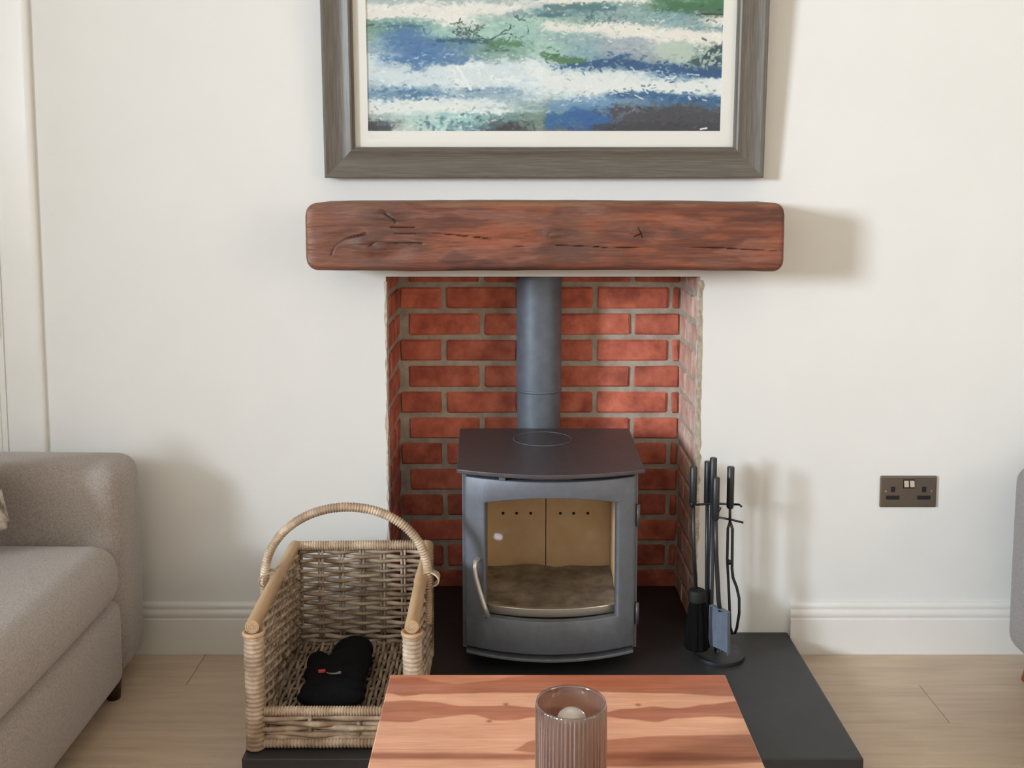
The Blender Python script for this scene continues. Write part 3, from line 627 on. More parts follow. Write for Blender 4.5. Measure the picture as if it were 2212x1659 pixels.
# ================================================================== WOOD STOVE
def stove():
    XC = 0.096; root = empty('wood_stove', (XC, 0.0, HZ)); tag(root, 'dark grey steel wood-burning stove with glass door standing on the slate hearth', 'stove')
    zb = lambda z: z - HZ
    yc = lambda x, f=-0.275: f + 0.06 * (x / 0.22) ** 2
    HW = 0.2215
    def curve(x0, x1, f, n=24): return [(x0 + (x1 - x0) * i / n, yc(x0 + (x1 - x0) * i / n, f)) for i in range(n + 1)]
    # body: side walls, back, bottom, upper front strip
    t = 0.012
    bd = MB()
    bd.box(-HW, -HW + t, -0.205, 0.17, zb(0.107), zb(0.572)).box(HW - t, HW, -0.205, 0.17, zb(0.107), zb(0.572)).box(-HW + t, HW - t, 0.155, 0.17, zb(0.107), zb(0.572))
    bd.prism([(HW - t, 0.155), (-HW + t, 0.155)] + curve(-HW + t, HW - t, -0.250), 'z', zb(0.107), zb(0.119))
    bd.prism([(HW - t, 0.155), (-HW + t, 0.155)] + curve(-HW + t, HW - t, -0.246), 'z', zb(0.556), zb(0.572))
    bd.build('body', M['steel'], root, bevel=0.002)
    MB().box(-0.17, 0.17, -0.15, 0.14, 0.0, zb(0.107)).build('base_plinth', M['soot'], root, bevel=0.004)
    pl = [(0.240, 0.185), (-0.246, 0.185)] + [(-0.233 + 0.466 * i / 30, -0.300 + 0.053 * ((-0.233 + 0.466 * i / 30) / 0.233) ** 2) for i in range(31)]
    tp = MB().prism(pl, 'z', zb(0.573), zb(0.584)).build('top_plate', M['steel_top'], root, bevel=0.0025)
    rg = MB().tube([(0.08 * math.cos(a), 0.08 * math.sin(a), 0.0002) for a in [2 * math.pi * i / 48 for i in range(49)]], 0.0012, 6, caps=False).build('blanking_ring', M['flue'], tp); rg.location = (-0.012, 0.06, zb(0.584))
    # curved door, cast as one frame round the glass
    DL, DR, GL, GR = -0.2145, 0.2145, -0.165, 0.170
    dz0, dz1 = zb(0.118), zb(0.5585)
    gt = lambda x: zb(0.496) + 0.021 * (1 - ((x - 0.002) / 0.168) ** 2)
    gb = lambda x: zb(0.205) - 0.002 * (1 - (x / 0.168) ** 2)
    bz = lambda x: dz0
    def strip(xs, fa, fb):
        vs = []; 
        for x in xs: vs += [(x, yc(x), fa(x)), (x, yc(x), fb(x))]
        return vs, [(2 * i, 2 * i + 2, 2 * i + 3, 2 * i + 1) for i in range(len(xs) - 1)]
    mb = MB(); lin_ = lambda a, b, n: [a + (b - a) * i / n for i in range(n + 1)]
    for (xs, fa, fb) in ((lin_(DL, GL, 6), lambda x: dz0, lambda x: gb(GL)), (lin_(DL, GL, 6), lambda x: gb(GL), lambda x: gt(GL)), (lin_(DL, GL, 6), lambda x: gt(GL), lambda x: dz1),
                         (lin_(GR, DR, 6), lambda x: dz0, lambda x: gb(GR)), (lin_(GR, DR, 6), lambda x: gb(GR), lambda x: gt(GR)), (lin_(GR, DR, 6), lambda x: gt(GR), lambda x: dz1),
                         (lin_(GL, GR, 24), lambda x: dz0, gb), (lin_(GL, GR, 24), gt, lambda x: dz1)):
        mb.add(*strip(xs, fa, fb))
    door = mb.build('door', M['steel'], root)
    bm = bmesh.new(); bm.from_mesh(door.data); bmesh.ops.remove_doubles(bm, verts=bm.verts[:], dist=1e-5); bmesh.ops.recalc_face_normals(bm, faces=bm.faces[:]); bm.to_mesh(door.data); bm.free()
    door.data.polygons.foreach_set('use_smooth', [True] * len(door.data.polygons))
    so = door.modifiers.new('thick', 'SOLIDIFY'); so.thickness = 0.022; so.offset = -1 if door.data.polygons[0].normal.y < 0 else 1
    bv = door.modifiers.new('bevel', 'BEVEL'); bv.width = 0.0025; bv.segments = 2; bv.limit_method = 'ANGLE'; bv.angle_limit = R(40)
    # glass
    vs = []; xs = lin_(GL - 0.008, GR + 0.008, 26)
    for x in xs: vs += [(x, yc(x) + 0.015, gb(x) - 0.008), (x, yc(x) + 0.015, gt(x) + 0.008)]
    gl = MB().add(vs, [(2 * i, 2 * i + 2, 2 * i + 3, 2 * i + 1) for i in range(26)]).build('door_glass', M['stoveglass'], door, smooth=True); gl['label'] = 'smoke tinted stove door glass'
    g2 = gl.modifiers.new('thick', 'SOLIDIFY'); g2.thickness = 0.004; g2.offset = 0
    # handle: bent chrome bar on two stubs
    hp = [(-0.176, yc(-0.176) + 0.004, zb(0.352)), (-0.183, yc(-0.18) - 0.012, zb(0.354)), (-0.188, yc(-0.185) - 0.026, zb(0.350)), (-0.189, yc(-0.185) - 0.031, zb(0.338)), (-0.186, yc(-0.185) - 0.032, zb(0.315)), (-0.176, yc(-0.175) - 0.032, zb(0.280)), (-0.164, yc(-0.165) - 0.032, zb(0.243)), (-0.155, yc(-0.155) - 0.031, zb(0.216))]
    h = MB().tube(hp, 0.0062, 12).build('handle', M['chrome'], door, smooth=True); h['label'] = 'bent chrome door handle'
    MB().tube([(-0.158, yc(-0.16) - 0.026, zb(0.226)), (-0.160, yc(-0.16) + 0.002, zb(0.232))], 0.005, 10).build('handle_stub', M['iron'], door, smooth=True)
    for z in (0.455, 0.20):
        MB().tube([(0.2215, -0.212, zb(z - 0.028)), (0.2215, -0.212, zb(z + 0.028))], 0.005, 12).build('hinge', M['steel_top'], root, smooth=True)
    # air slider knob in the gap over the door
    MB().box(-0.128, -0.112, -0.262, -0.245, zb(0.5585), zb(0.568)).build('air_slider', M['steel'], root, bevel=0.002)
    # lower lip under the door
    lp = curve(-0.212, 0.212, -0.2795); MB().prism([(0.212, -0.19), (-0.212, -0.19)] + lp, 'z', zb(0.100), zb(0.108)).build('ash_lip', M['steel'], root, bevel=0.002)
    # fire chamber: two back panels with air holes, side panels, floor, log bar
    for (a, b) in ((-0.195, -0.001), (0.001, 0.195)):
        MB().box(a, b, 0.120, 0.150, zb(0.185), zb(0.530)).build('firebrick', M['vermiculite'], root, bevel=0.002)
    for s in (-1, 1):
        MB().box(min(s * 0.182, s * 0.205), max(s * 0.182, s * 0.205), -0.17, 0.120, zb(0.185), zb(0.530)).build('firebrick', M['vermiculite'], root, bevel=0.002)
    MB().box(-0.182, 0.182, -0.10, 0.118, zb(0.515), zb(0.530)).build('baffle_plate', M['soot'], root)
    for x in (-0.121, -0.083, -0.043, 0.041, 0.079, 0.119):
        ho = MB().tube([(x, 0.1185, zb(0.354)), (x, 0.1215, zb(0.354))], 0.0042, 10).build('air_hole', M['soot'], root)
    ah = MB(); n = 16; vs = []
    for i in range(n + 1):
        for j in range(n + 1):
            x = -0.18 + 0.36 * i / n; y = -0.18 + 0.298 * j / n
            vs.append((x, y, zb(0.186) + 0.020 * (vnoise(np.array([x * 30 + 50]), np.array([y * 30 + 50]), 5)[0]) + (0.008 * max(0, (y + 0.02) / 0.14) if y > -0.02 else 0)))
    ah.add(vs, [(i * (n + 1) + j, (i + 1) * (n + 1) + j, (i + 1) * (n + 1) + j + 1, i * (n + 1) + j + 1) for i in range(n) for j in range(n)])
    ah.build('ash_bed', M['ash'], root, smooth=True)['kind'] = 'stuff'
    lb = [(x, y + 0.035) for (x, y) in curve(-0.178, 0.178, -0.275)]
    MB().prism(lb + [(x, y + 0.012) for (x, y) in lb[::-1]], 'z', zb(0.200), zb(0.222)).build('log_bar', M['chrome'], root, bevel=0.002)
    # flue pipe, joint ring
    fx, fy = -0.0175, 0.2525
    MB().tube([(0.0, 0.19, zb(0.50)), (fx, fy, zb(0.50))], 0.055, 20).build('flue_spigot', M['soot'], root, smooth=True)
    fl = MB().lathe([(0.0637, zb(0.42)), (0.0637, zb(0.682))], fx, fy, 48).build('flue_pipe', M['flue'], root, smooth=True)
    auto_smooth(fl, 50)
    f2 = MB().lathe([(0.0655, zb(0.6845)), (0.0655, zb(1.26))], fx, fy, 48).build('flue_pipe', M['flue'], root, smooth=True); auto_smooth(f2, 50)
    MB().lathe([(0.0655, zb(0.681)), (0.0668, zb(0.682)), (0.0668, zb(0.688)), (0.0655, zb(0.689))], fx, fy, 48).build('joint_ring', M['flue'], f2, smooth=True)
stove()

# ================================================================== LOG BASKET
def basket():
    x0, x1, y0, y1 = -0.560, -0.216, -0.600, -0.150           # centre lines of the four corners
    root = empty('log_basket', (0, 0, HZ)); tag(root, 'wicker log basket with an arched handle on the left of the hearth', 'basket')
    zb = lambda z: z - HZ
    def weaver(p0, A, L, Nn, sp, ph, amp, rad, m, part, drift=0.0):
        n = max(8, int(L / sp * 6)); pts = []; rs = []
        for i in range(n + 1):
            t = L * i / n; q = amp * math.cos(math.pi * t / sp + ph)
            pts.append(p0 + A * t + Nn * q + Vector((0, 0, drift * math.sin(t * 23 + ph * 3))) * (0 if abs(A.z) > .5 else 1)); rs.append(rad * (1 + 0.16 * math.sin(t * 61 + ph * 7)))
        o = MB().tube(pts, rs, 6).build('weaver', m, part, smooth=True); return o
    def panel(name, p0, A, L, Up, H, Nn, sp, row, rad, amp, m, srad=0.0042, double=False, jit=0.0006):
        k = int(round(L / sp)); sp = L / k; nr = int(H / row)
        part = MB().tube([p0, p0 + A * (L / 2), p0 + A * L], rad * .9, 6).build(name, m, root, smooth=True)
        for i in range(k + 1):
            for e in ((-.0042, .0042) if double else (0,)):
                q = p0 + A * (i * sp + e)
                MB().tube([q, q + Up * H], srad * (.8 if double else 1), 6).build('stake', m, part, smooth=True)
        for j in range(nr):
            h = (j + .5) * H / nr + random.uniform(-jit, jit)
            weaver(p0 + Up * h, A, L, Nn, sp, math.pi * (j % 2), amp, rad * random.uniform(.88, 1.1), m, part, jit)
        return part
    V = Vector
    ZT, ZB = zb(0.338), zb(0.094)
    panel('back_panel', V((x0 + .012, y1, ZB)), V((1, 0, 0)), x1 - x0 - .024, V((0, 0, 1)), ZT - ZB + .008, V((0, 1, 0)), 0.052, 0.0126, 0.0050, 0.0062, M['cane_dark'], double=True)
    for xx in (x0, x1):
        panel('side_panel', V((xx, y0 + .015, ZB)), V((0, 1, 0)), y1 - y0 - .03, V((0, 0, 1)), ZT - ZB, V((1, 0, 0)), 0.040, 0.0102, 0.0050, 0.0056, M['cane_dark'])
    panel('base_panel', V((x0 + .008, y0 + .005, zb(0.092))), V((0, 1, 0)), y1 - y0 - .01, V((1, 0, 0)), x1 - x0 - .016, V((0, 0, 1)), 0.048, 0.0112, 0.0050, 0.0050, M['cane_dark'])
    fp = panel('front_panel', V((x0 + .012, y0, zb(0.083))), V((1, 0, 0)), x1 - x0 - .024, V((0, 0, 1)), 0.052, V((0, 1, 0)), 0.105, 0.0128, 0.0066, 0.0068, M['cane'], srad=.005, jit=.0022)
    # rails wrapped in split cane: ridged tubes
    def wrapped(name, pts, r, pitch, m, flat=None, sides=10, ridge=0.26):
        pts = [V(p) for p in pts]; L = [0.0]
        for a, b in zip(pts[:-1], pts[1:]): L.append(L[-1] + (b - a).length)
        n = max(6, int(L[-1] / pitch)) * 4; P_ = []; rs = []; k = 0
        for i in range(n + 1):
            s = L[-1] * i / n
            while k < len(L) - 2 and L[k + 1] < s: k += 1
            f = (s - L[k]) / (L[k + 1] - L[k]); P_.append(pts[k].lerp(pts[k + 1], min(1, f)))
            rs.append(r * (1 - ridge * (i % 4 == 0) + 0.02 * math.sin(i * 1.7)))
        return MB().tube(P_, rs, sides, flat=flat).build(name, m, root, smooth=True)
    wrapped('back_rim', [(x0 + .004, y1, zb(0.3545)), (x1 - .004, y1, zb(0.3575))], 0.0125, 0.0064, M['cane'])
    wrapped('front_rim', [(x0 + .012, y0, zb(0.1425)), (x1 - .012, y0, zb(0.1425))], 0.0108, 0.0062, M['cane'])
    for (a, b) in (((x0, y0), (x1, y0)), ((x0, y1), (x1, y1)), ((x0, y0), (x0, y1)), ((x1, y0), (x1, y1))):
        wrapped('foot_border', [(a[0], a[1], zb(0.070)), (b[0], b[1], zb(0.070))], 0.0115, 0.0075, M['cane'])
    for xx in (x0, x1):
        wrapped('front_post', [(xx, y0, 0.001), (xx, y0, zb(0.318))], 0.0215, 0.0098, M['cane'], sides=14, ridge=0.16)
        MB().lathe([(0.0215, zb(0.314)), (0.0245, zb(0.317)), (0.0248, zb(0.322)), (0.0215, zb(0.325)), (0.018, zb(0.322))], xx, y0, 18).build('post_collar', M['cane_bare'], root, smooth=True)
        wrapped('back_post', [(xx, y1, 0.001), (xx, y1, zb(0.350))], 0.0135, 0.0085, M['cane_dark'])
        r1 = MB().tube([(xx, y0 - .012, zb(0.338)), (xx, y0 + .10, zb(0.345)), (xx, y0 + .3, zb(0.352)), (xx, y1 - .004, zb(0.357))], [0.0155, 0.0152, 0.0146, 0.0140], 14).build('side_rail', M['cane_bare'], root, smooth=True); auto_smooth(r1, 55)
        for q in (0.0125, 0.0085, 0.0045):     # year rings on the cut end
            c = V((xx, y0 - .0122, zb(0.338)))
            MB().tube([c + V((math.cos(a) * q, 0, math.sin(a) * q)) for a in [2 * math.pi * i / 18 for i in range(19)]], 0.0006, 4, caps=False).build('end_ring', M['cane_dark'], r1)
    # arched handle rooted outside the side rails
    hy = -0.352; xl, xr = -0.5925, -0.2015; hc = (xl + xr) / 2; ha = (xr - xl) / 2
    arc = [(xl + .002, hy, zb(0.235)), (xl, hy, zb(0.29)), (xl - .001, hy, zb(0.335))] + [(hc - ha * math.cos(a) + .006 * math.sin(a), hy, zb(0.345) + 0.176 * math.sin(a) ** 0.92) for a in [math.pi * i / 40 for i in range(1, 40)]] + [(xr + .001, hy, zb(0.335)), (xr, hy, zb(0.29)), (xr - .002, hy, zb(0.235))]
    h = wrapped('handle', arc, 0.0135, 0.0066, M['cane'], flat=0.8, ridge=0.20); h['label'] = 'arched handle wrapped in split cane'
    for xx, sx in ((x0, -1), (x1, 1)):
        for k, (dy, tz) in enumerate(((-.014, .012), (-.006, -.010), (.006, .012), (.014, -.010), (0.0, 0.0))):
            pts = [V((xx + sx * 0.013 + math.cos(a) * 0.0285, hy + dy * .8 + tz * math.cos(a), zb(0.345) + math.sin(a) * 0.0185)) for a in [2 * math.pi * i / 20 for i in range(21)]]
            MB().tube(pts, 0.0028, 6, caps=False, flat=.7).build('binding', M['cane'], root, smooth=True)
basket()

def glove():
    root = empty('stove_glove', (-0.405, -0.36, 0.106)); tag(root, 'black fabric stove mitt with a red tag lying inside the wicker basket', 'glove')
    bm = bmesh.new()
    def ell(c, r, rz=0.0):
        bmesh.ops.create_icosphere(bm, subdivisions=3, radius=1.0, matrix=Matrix.Translation(c) @ Matrix.Rotation(rz, 4, 'Z') @ Matrix.Diagonal((r[0], r[1], r[2], 1)))
    ell((0.010, 0.070, 0.026), (0.052, 0.085, 0.024)); ell((0.012, 0.020, 0.026), (0.056, 0.070, 0.026)); ell((0.004, -0.03, 0.026), (0.062, 0.07, 0.026))
    ell((-0.066, 0.022, 0.022), (0.028, 0.052, 0.020), 0.16); ell((-0.050, -0.02, 0.022), (0.036, 0.052, 0.022), -.5)
    ell((-0.005, -0.08, 0.026), (0.072, 0.06, 0.026)); ell((-0.004, -0.125, 0.026), (0.078, 0.045, 0.026)); ell((-0.004, -0.158, 0.026), (0.080, 0.026, 0.026))
    me = bpy.data.meshes.new('mitt'); bm.to_mesh(me); bm.free()
    o = bpy.data.objects.new('mitt', me); C.objects.link(o); o.parent = root; me.materials.append(M['glove'])
    rm = o.modifiers.new('remesh', 'REMESH'); rm.mode = 'VOXEL'; rm.voxel_size = 0.005; rm.use_smooth_shade = True
    sm = o.modifiers.new('smooth', 'SMOOTH'); sm.iterations = 4
    t = MB().box(-0.008, 0.008, -0.004, 0.004, -0.0015, 0.003, Matrix.Rotation(.2, 4, 'Z')).build('tag', M['red'], root); t.location = (-0.038, -0.082, 0.0505); t['label'] = 'small red fabric tag'
    MB().tube([(-0.026, -0.088, 0.051), (-0.018, -0.096, 0.052), (-0.004, -0.097, 0.0525), (0.008, -0.092, 0.0525)], [0.0012, 0.0015, 0.002, 0.004], 6).build('trim_cord', M['greythread'], root, smooth=True)
glove()

# ================================================================== FIRE TOOLS
TX, TY = 0.530, -0.150
def tool_handle(root, x, y, z0, z1, r=0.0094):
    o = MB().lathe([(r * .75, z0 - .004), (r, z0), (r, z1 - .0015), (r * .85, z1)], x, y, 16).build('grip', M['iron'], root, smooth=True); auto_smooth(o, 45)
    return o
def stand():
    root = empty('fire_tool_stand', (0.540, -0.148, HZ)); tag(root, 'black iron fire tool stand with a round base on the hearth', 'tool stand')
    L = lambda x, y, z: (x - 0.540, y + 0.148, z - HZ)
    b = MB().lathe([(0.066, 0.0), (0.067, 0.003), (0.066, 0.010), (0.060, 0.012), (0.050, 0.011), (0.012, 0.015), (0.008, 0.022)], 0, 0, 40).build('base', M['iron'], root, smooth=True); auto_smooth(b, 35)
    px, py = -0.021, 0.012
    MB().tube([(0, 0, 0.012), (px * .4, py * .4, 0.03), (px, py, 0.08), (px, py, zb_(0.468))], 0.0072, 12).build('post', M['iron'], root, smooth=True)
    tool_handle(root, px, py, zb_(0.468), zb_(0.583))
    zc = zb_(0.4625)
    MB().tube([(-0.080, -0.004, zc), (px, py, zc), (0.044, -0.004, zc + .002), (0.046, -0.020, zc + .002)], 0.0030, 8).build('hook_arm', M['iron'], root, smooth=True)
    MB().tube([(px, 0.052, zc), (px, py, zc), (px + .004, -0.046, zc - .004), (px + .006, -0.058, zc + .010)], 0.0030, 8).build('hook_arm', M['iron'], root, smooth=True)
    MB().tube([(-0.080, -0.004, zc), (-0.081, -0.018, zc), (-0.081, -0.022, zc + .012)], 0.0028, 8).build('hook', M['iron'], root, smooth=True)
def zb_(z): return z - HZ
stand()
def shovel():
    x, y = 0.5150, -0.197; root = empty('fire_shovel', (x, y, 0.10)); tag(root, 'flat black fire shovel hanging at the front of the tool stand', 'shovel')
    tool_handle(root, 0, 0, 0.343, 0.449)
    MB().tube([(0, 0, 0.343), (0.004, 0.002, 0.25), (0.013, 0.004, 0.125), (0.017, 0.002, 0.098)], [0.0058, 0.0056, 0.0058, 0.005], 10).build('rod', M['iron'], root, smooth=True)
    # blade: a tray turned towards the window, with raised side lips
    mtx = Matrix.Translation((0.020, 0.004, 0.050)) @ Matrix.Rotation(R(-54), 4, 'Z')
    vs = []; prof = [(-0.033, -0.011), (-0.032, 0.0), (0.0, 0.003), (0.032, 0.0), (0.033, -0.011)]
    for z in (0.056, -0.056):
        for (a, b) in prof: vs.append(mtx @ Vector((a * (1.0 if z < 0 else .92), b, z)))
    bl = MB().add(vs, [(i, i + 1, 6 + i, 5 + i) for i in range(4)]).build('blade', M['iron_blade_lit'], root); bl['label'] = 'flat shovel blade with window light painted in blue-grey'
    so = bl.modifiers.new('thick', 'SOLIDIFY'); so.thickness = 0.0018; so.offset = 0
    bk = MB().add([mtx @ Vector(p) for p in [(-0.030, -0.011, 0.056), (0.030, -0.011, 0.056), (0.030, 0.001, 0.056), (0, 0.003, 0.056), (-0.030, 0.001, 0.056)]], [(0, 1, 2, 3, 4)]).build('blade_back', M['iron_blade_lit'], root)
    so = bk.modifiers.new('thick', 'SOLIDIFY'); so.thickness = 0.0018
shovel()
def brush():
    x, y = 0.4640, -0.160; root = empty('hearth_brush', (x, y, 0.085)); tag(root, 'black bristle hearth brush hanging on the side nearest the stove', 'brush')
    tool_handle(root, 0, 0, 0.384, 0.4815)
    MB().tube([(0, 0, 0.384), (0.004, 0, 0.27), (0.012, 0.0, 0.150)], 0.0048, 10).build('rod', M['iron'], root, smooth=True)
    f = MB().lathe([(0.006, 0.160), (0.020, 0.156), (0.0235, 0.148), (0.0235, 0.128), (0.020, 0.126)], 0.014, 0, 20).build('ferrule', M['soot'], root, smooth=True); auto_smooth(f, 40)
    MB().lathe([(0.020, 0.128), (0.026, 0.09), (0.031, 0.04), (0.033, 0.006), (0.028, 0.0)], 0.016, 0, 40, wob=lambda a: 1 + 0.05 * math.sin(13 * a) + .03 * math.sin(29 * a)).build('bristle_head', M['bristle'], root)
brush()
def tongs():
    x, y = 0.5585, -0.163; root = empty('fire_tongs', (x, y, 0.12)); tag(root, 'thin black fire tongs with one bowed leg, farthest from the stove', 'tongs')
    tool_handle(root, 0, 0, 0.342, 0.447)
    MB().tube([(0, 0, 0.342), (0.0005, 0, 0.30)], 0.0036, 8).build('rod', M['iron'], root, smooth=True)
    MB().tube([(0.001, 0, 0.302), (-0.004, 0.002, 0.285), (-0.004, 0.002, 0.20), (-0.001, 0.002, 0.16), (0.004, 0.004, 0.09), (0.008, 0.004, 0.02), (0.014, 0.003, 0.002)], 0.0036, 8).build('leg', M['iron'], root, smooth=True)
    MB().tube([(0.001, 0, 0.302), (0.007, -0.002, 0.285), (0.008, -0.002, 0.18), (0.011, -0.002, 0.155), (0.021, -0.002, 0.130), (0.028, -0.002, 0.10), (0.029, -0.002, 0.06), (0.024, -0.001, 0.02), (0.019, 0.0, 0.004)], 0.0038, 8).build('leg', M['iron'], root, smooth=True)
    MB().tube([(0.001, -0.006, 0.196), (0.001, 0.006, 0.196)], 0.0055, 10).build('rivet', M['iron'], root, smooth=True)
    MB().tube([(-0.028, 0.006, 0.312), (0.0, 0.002, 0.3085), (0.034, -0.004, 0.3015)], 0.0029, 8).build('cross_bar', M['iron'], root, smooth=True)
tongs()
def poker():
    x, y = 0.5120, -0.100; root = empty('fire_poker', (x, y, 0.09)); tag(root, 'black iron poker hanging behind the middle post of the tool stand', 'poker')
    tool_handle(root, 0, 0, 0.362, 0.474)
    MB().tube([(0, 0, 0.362), (0.002, 0, 0.2), (0.004, 0, 0.02), (0.006, 0, 0.0)], [0.005, 0.005, 0.0048, 0.002], 10).build('rod', M['iron'], root, smooth=True)
    MB().tube([(0.004, 0, 0.06), (0.015, 0, 0.05), (0.022, 0, 0.035)], [0.004, 0.004, 0.002], 8).build('spur', M['iron'], root, smooth=True)
poker()

# ================================================================== POWER SOCKET
def socket():
    root = empty('power_socket', (1.0735, 0.0, 0.4545)); tag(root, 'brushed steel double wall socket with two rocker switches', 'socket')
    MB().box(-0.0765, 0.0765, -0.0075, 0.0, -0.0435, 0.0435).build('plate', M['satin'], root, bevel=0.0035, seg=3)
    MB().box(-0.0155, 0.0165, -0.0082, -0.007, 0.0095, 0.0345).build('switch_surround', M['black_plastic'], root, bevel=0.001)
    for x in (-0.0072, 0.0082):
        s = MB().add([(x - .0064, -0.0085, 0.012), (x + .0064, -0.0085, 0.012), (x + .0064, -0.0085, 0.032), (x - .0064, -0.0085, 0.032), (x - .0064, -0.0135, 0.014), (x + .0064, -0.0135, 0.014), (x + .0064, -0.0098, 0.0305), (x - .0064, -0.0098, 0.0305)],
                     [(3, 2, 1, 0), (4, 5, 6, 7), (0, 1, 5, 4), (1, 2, 6, 5), (2, 3, 7, 6), (3, 0, 4, 7)]).build('rocker_switch', M['satin_light'], root, bevel=0.001)
    for x in (-0.042, 0.042):
        MB().box(x - .0058, x + .0058, -0.0079, -0.007, -0.001, 0.014).build('pin_slot', M['black_plastic'], root)
        MB().box(x - .0180, x + .0180, -0.0079, -0.007, -0.0215, -0.0105).build('pin_slot', M['black_plastic'], root)
    for x in (-0.0620, 0.0620):
        MB().tube([(x, -0.007, 0.002), (x, -0.0082, 0.002)], 0.0032, 14).build('screw', M['satin_light'], root)
socket()

# ================================================================== SOFA (left), with scatter cushion
def sofa():
    root = empty('sofa', (-1.45, -1.1, 0)); tag(root, 'grey woven fabric sofa along the left side of the room', 'sofa')
    ox, oy = -1.45, -1.1
    L = lambda x0, x1, y0, y1, z0, z1: (x0 - ox, x1 - ox, y0 - oy, y1 - oy, z0, z1)
    F = M['fabric']
    MB().rbox(*L(-2.08, -0.972, -0.272, -0.075, 0.045, 0.592), 0.052, puff=(0.004, 0.006, 0.006), mid=8).build('arm', F, root, smooth=True)
    MB().rbox(*L(-2.08, -0.972, -2.15, -1.95, 0.055, 0.592), 0.052, puff=(0.004, 0.006, 0.006), mid=8).build('arm', F, root, smooth=True)
    MB().rbox(*L(-2.05, -0.962, -1.955, -0.272, 0.050, 0.272), 0.034, puff=(0.014, 0, 0.0), mid=10).build('base', F, root, smooth=True)
    for (a, b) in ((-1.11, -0.280), (-1.955, -1.112)):
        MB().rbox(*L(-1.80, -0.955, a, b, 0.262, 0.415), 0.060, puff=(0.008, 0, 0.016), mid=10).build('seat_cushion', F, root, smooth=True)
    MB().rbox(*L(-2.10, -1.86, -1.95, -0.27, 0.10, 0.66), 0.06, mid=6).build('backrest', F, root, smooth=True)
    for (a, b) in ((-1.11, -0.280), (-1.955, -1.112)):
        MB().rbox(*L(-1.92, -1.72, a, b, 0.41, 0.66), 0.06, puff=(0.02, 0, 0.01), mid=6).build('back_cushion', F, root, smooth=True)
    for (x, y) in ((-1.000, -0.262), (-1.98, -0.14), (-1.000, -2.05), (-1.98, -2.05)):
        MB().lathe([(0.016, 0.0), (0.024, 0.085)], x - ox, y - oy, 16).build('leg', M['darkwood'], root, smooth=True)
sofa()
pc = MB().rbox(-0.125, 0.125, -0.024, 0.024, -0.125, 0.125, 0.020, n=4, mid=10, puff=(-0.010, 0.036, -0.010)).build('scatter_cushion', M['pillow'], smooth=True)
pc.matrix_world = Matrix.Translation((-1.306, -0.425, 0.572)) @ Matrix.Rotation(R(-22), 4, 'X') @ Matrix.Rotation(R(-20), 4, 'Y')
tag(pc, 'small beige patterned scatter cushion on the sofa seat at the left edge', 'cushion')

# ================================================================== ARMCHAIR (right edge)
def armchair():
    ox, oy = 1.75, -0.50; root = empty('armchair', (ox, oy, 0)); tag(root, 'grey fabric armchair with reddish wooden legs at the right edge', 'armchair')
    L = lambda x0, x1, y0, y1, z0, z1: (x0 - ox, x1 - ox, y0 - oy, y1 - oy, z0, z1); F = M['fabric_dark']
    MB().rbox(*L(1.294, 1.450, -0.90, -0.115, 0.075, 0.572), 0.05, puff=(0.012, 0.0, 0.0), mid=8).build('arm', F, root, smooth=True)
    MB().rbox(*L(2.03, 2.18, -0.90, -0.115, 0.075, 0.572), 0.05, puff=(0.012, 0.0, 0.0), mid=8).build('arm', F, root, smooth=True)
    MB().rbox(*L(1.46, 2.04, -0.88, -0.12, 0.09, 0.29), 0.03).build('base', F, root, smooth=True)
    MB().rbox(*L(1.475, 2.025, -0.93, -0.27, 0.285, 0.44), 0.05, puff=(0, 0, 0.02)).build('seat_cushion', F, root, smooth=True)
    MB().rbox(*L(1.46, 2.04, -0.29, -0.11, 0.25, 0.64), 0.06, puff=(0, 0.02, 0)).build('backrest', F, root, smooth=True)
    for (x, y, dx, dy) in ((1.365, -0.185, -.03, .012), (2.135, -0.185, .03, .012), (1.365, -0.84, -.03, -.02), (2.135, -0.84, .03, -.02)):
        MB().tube([(x - ox, y - oy, 0.10), (x + dx - ox, y + dy - oy, 0.0)], [0.024, 0.014], 14).build('leg', M['redwood'], root, smooth=True)
armchair()

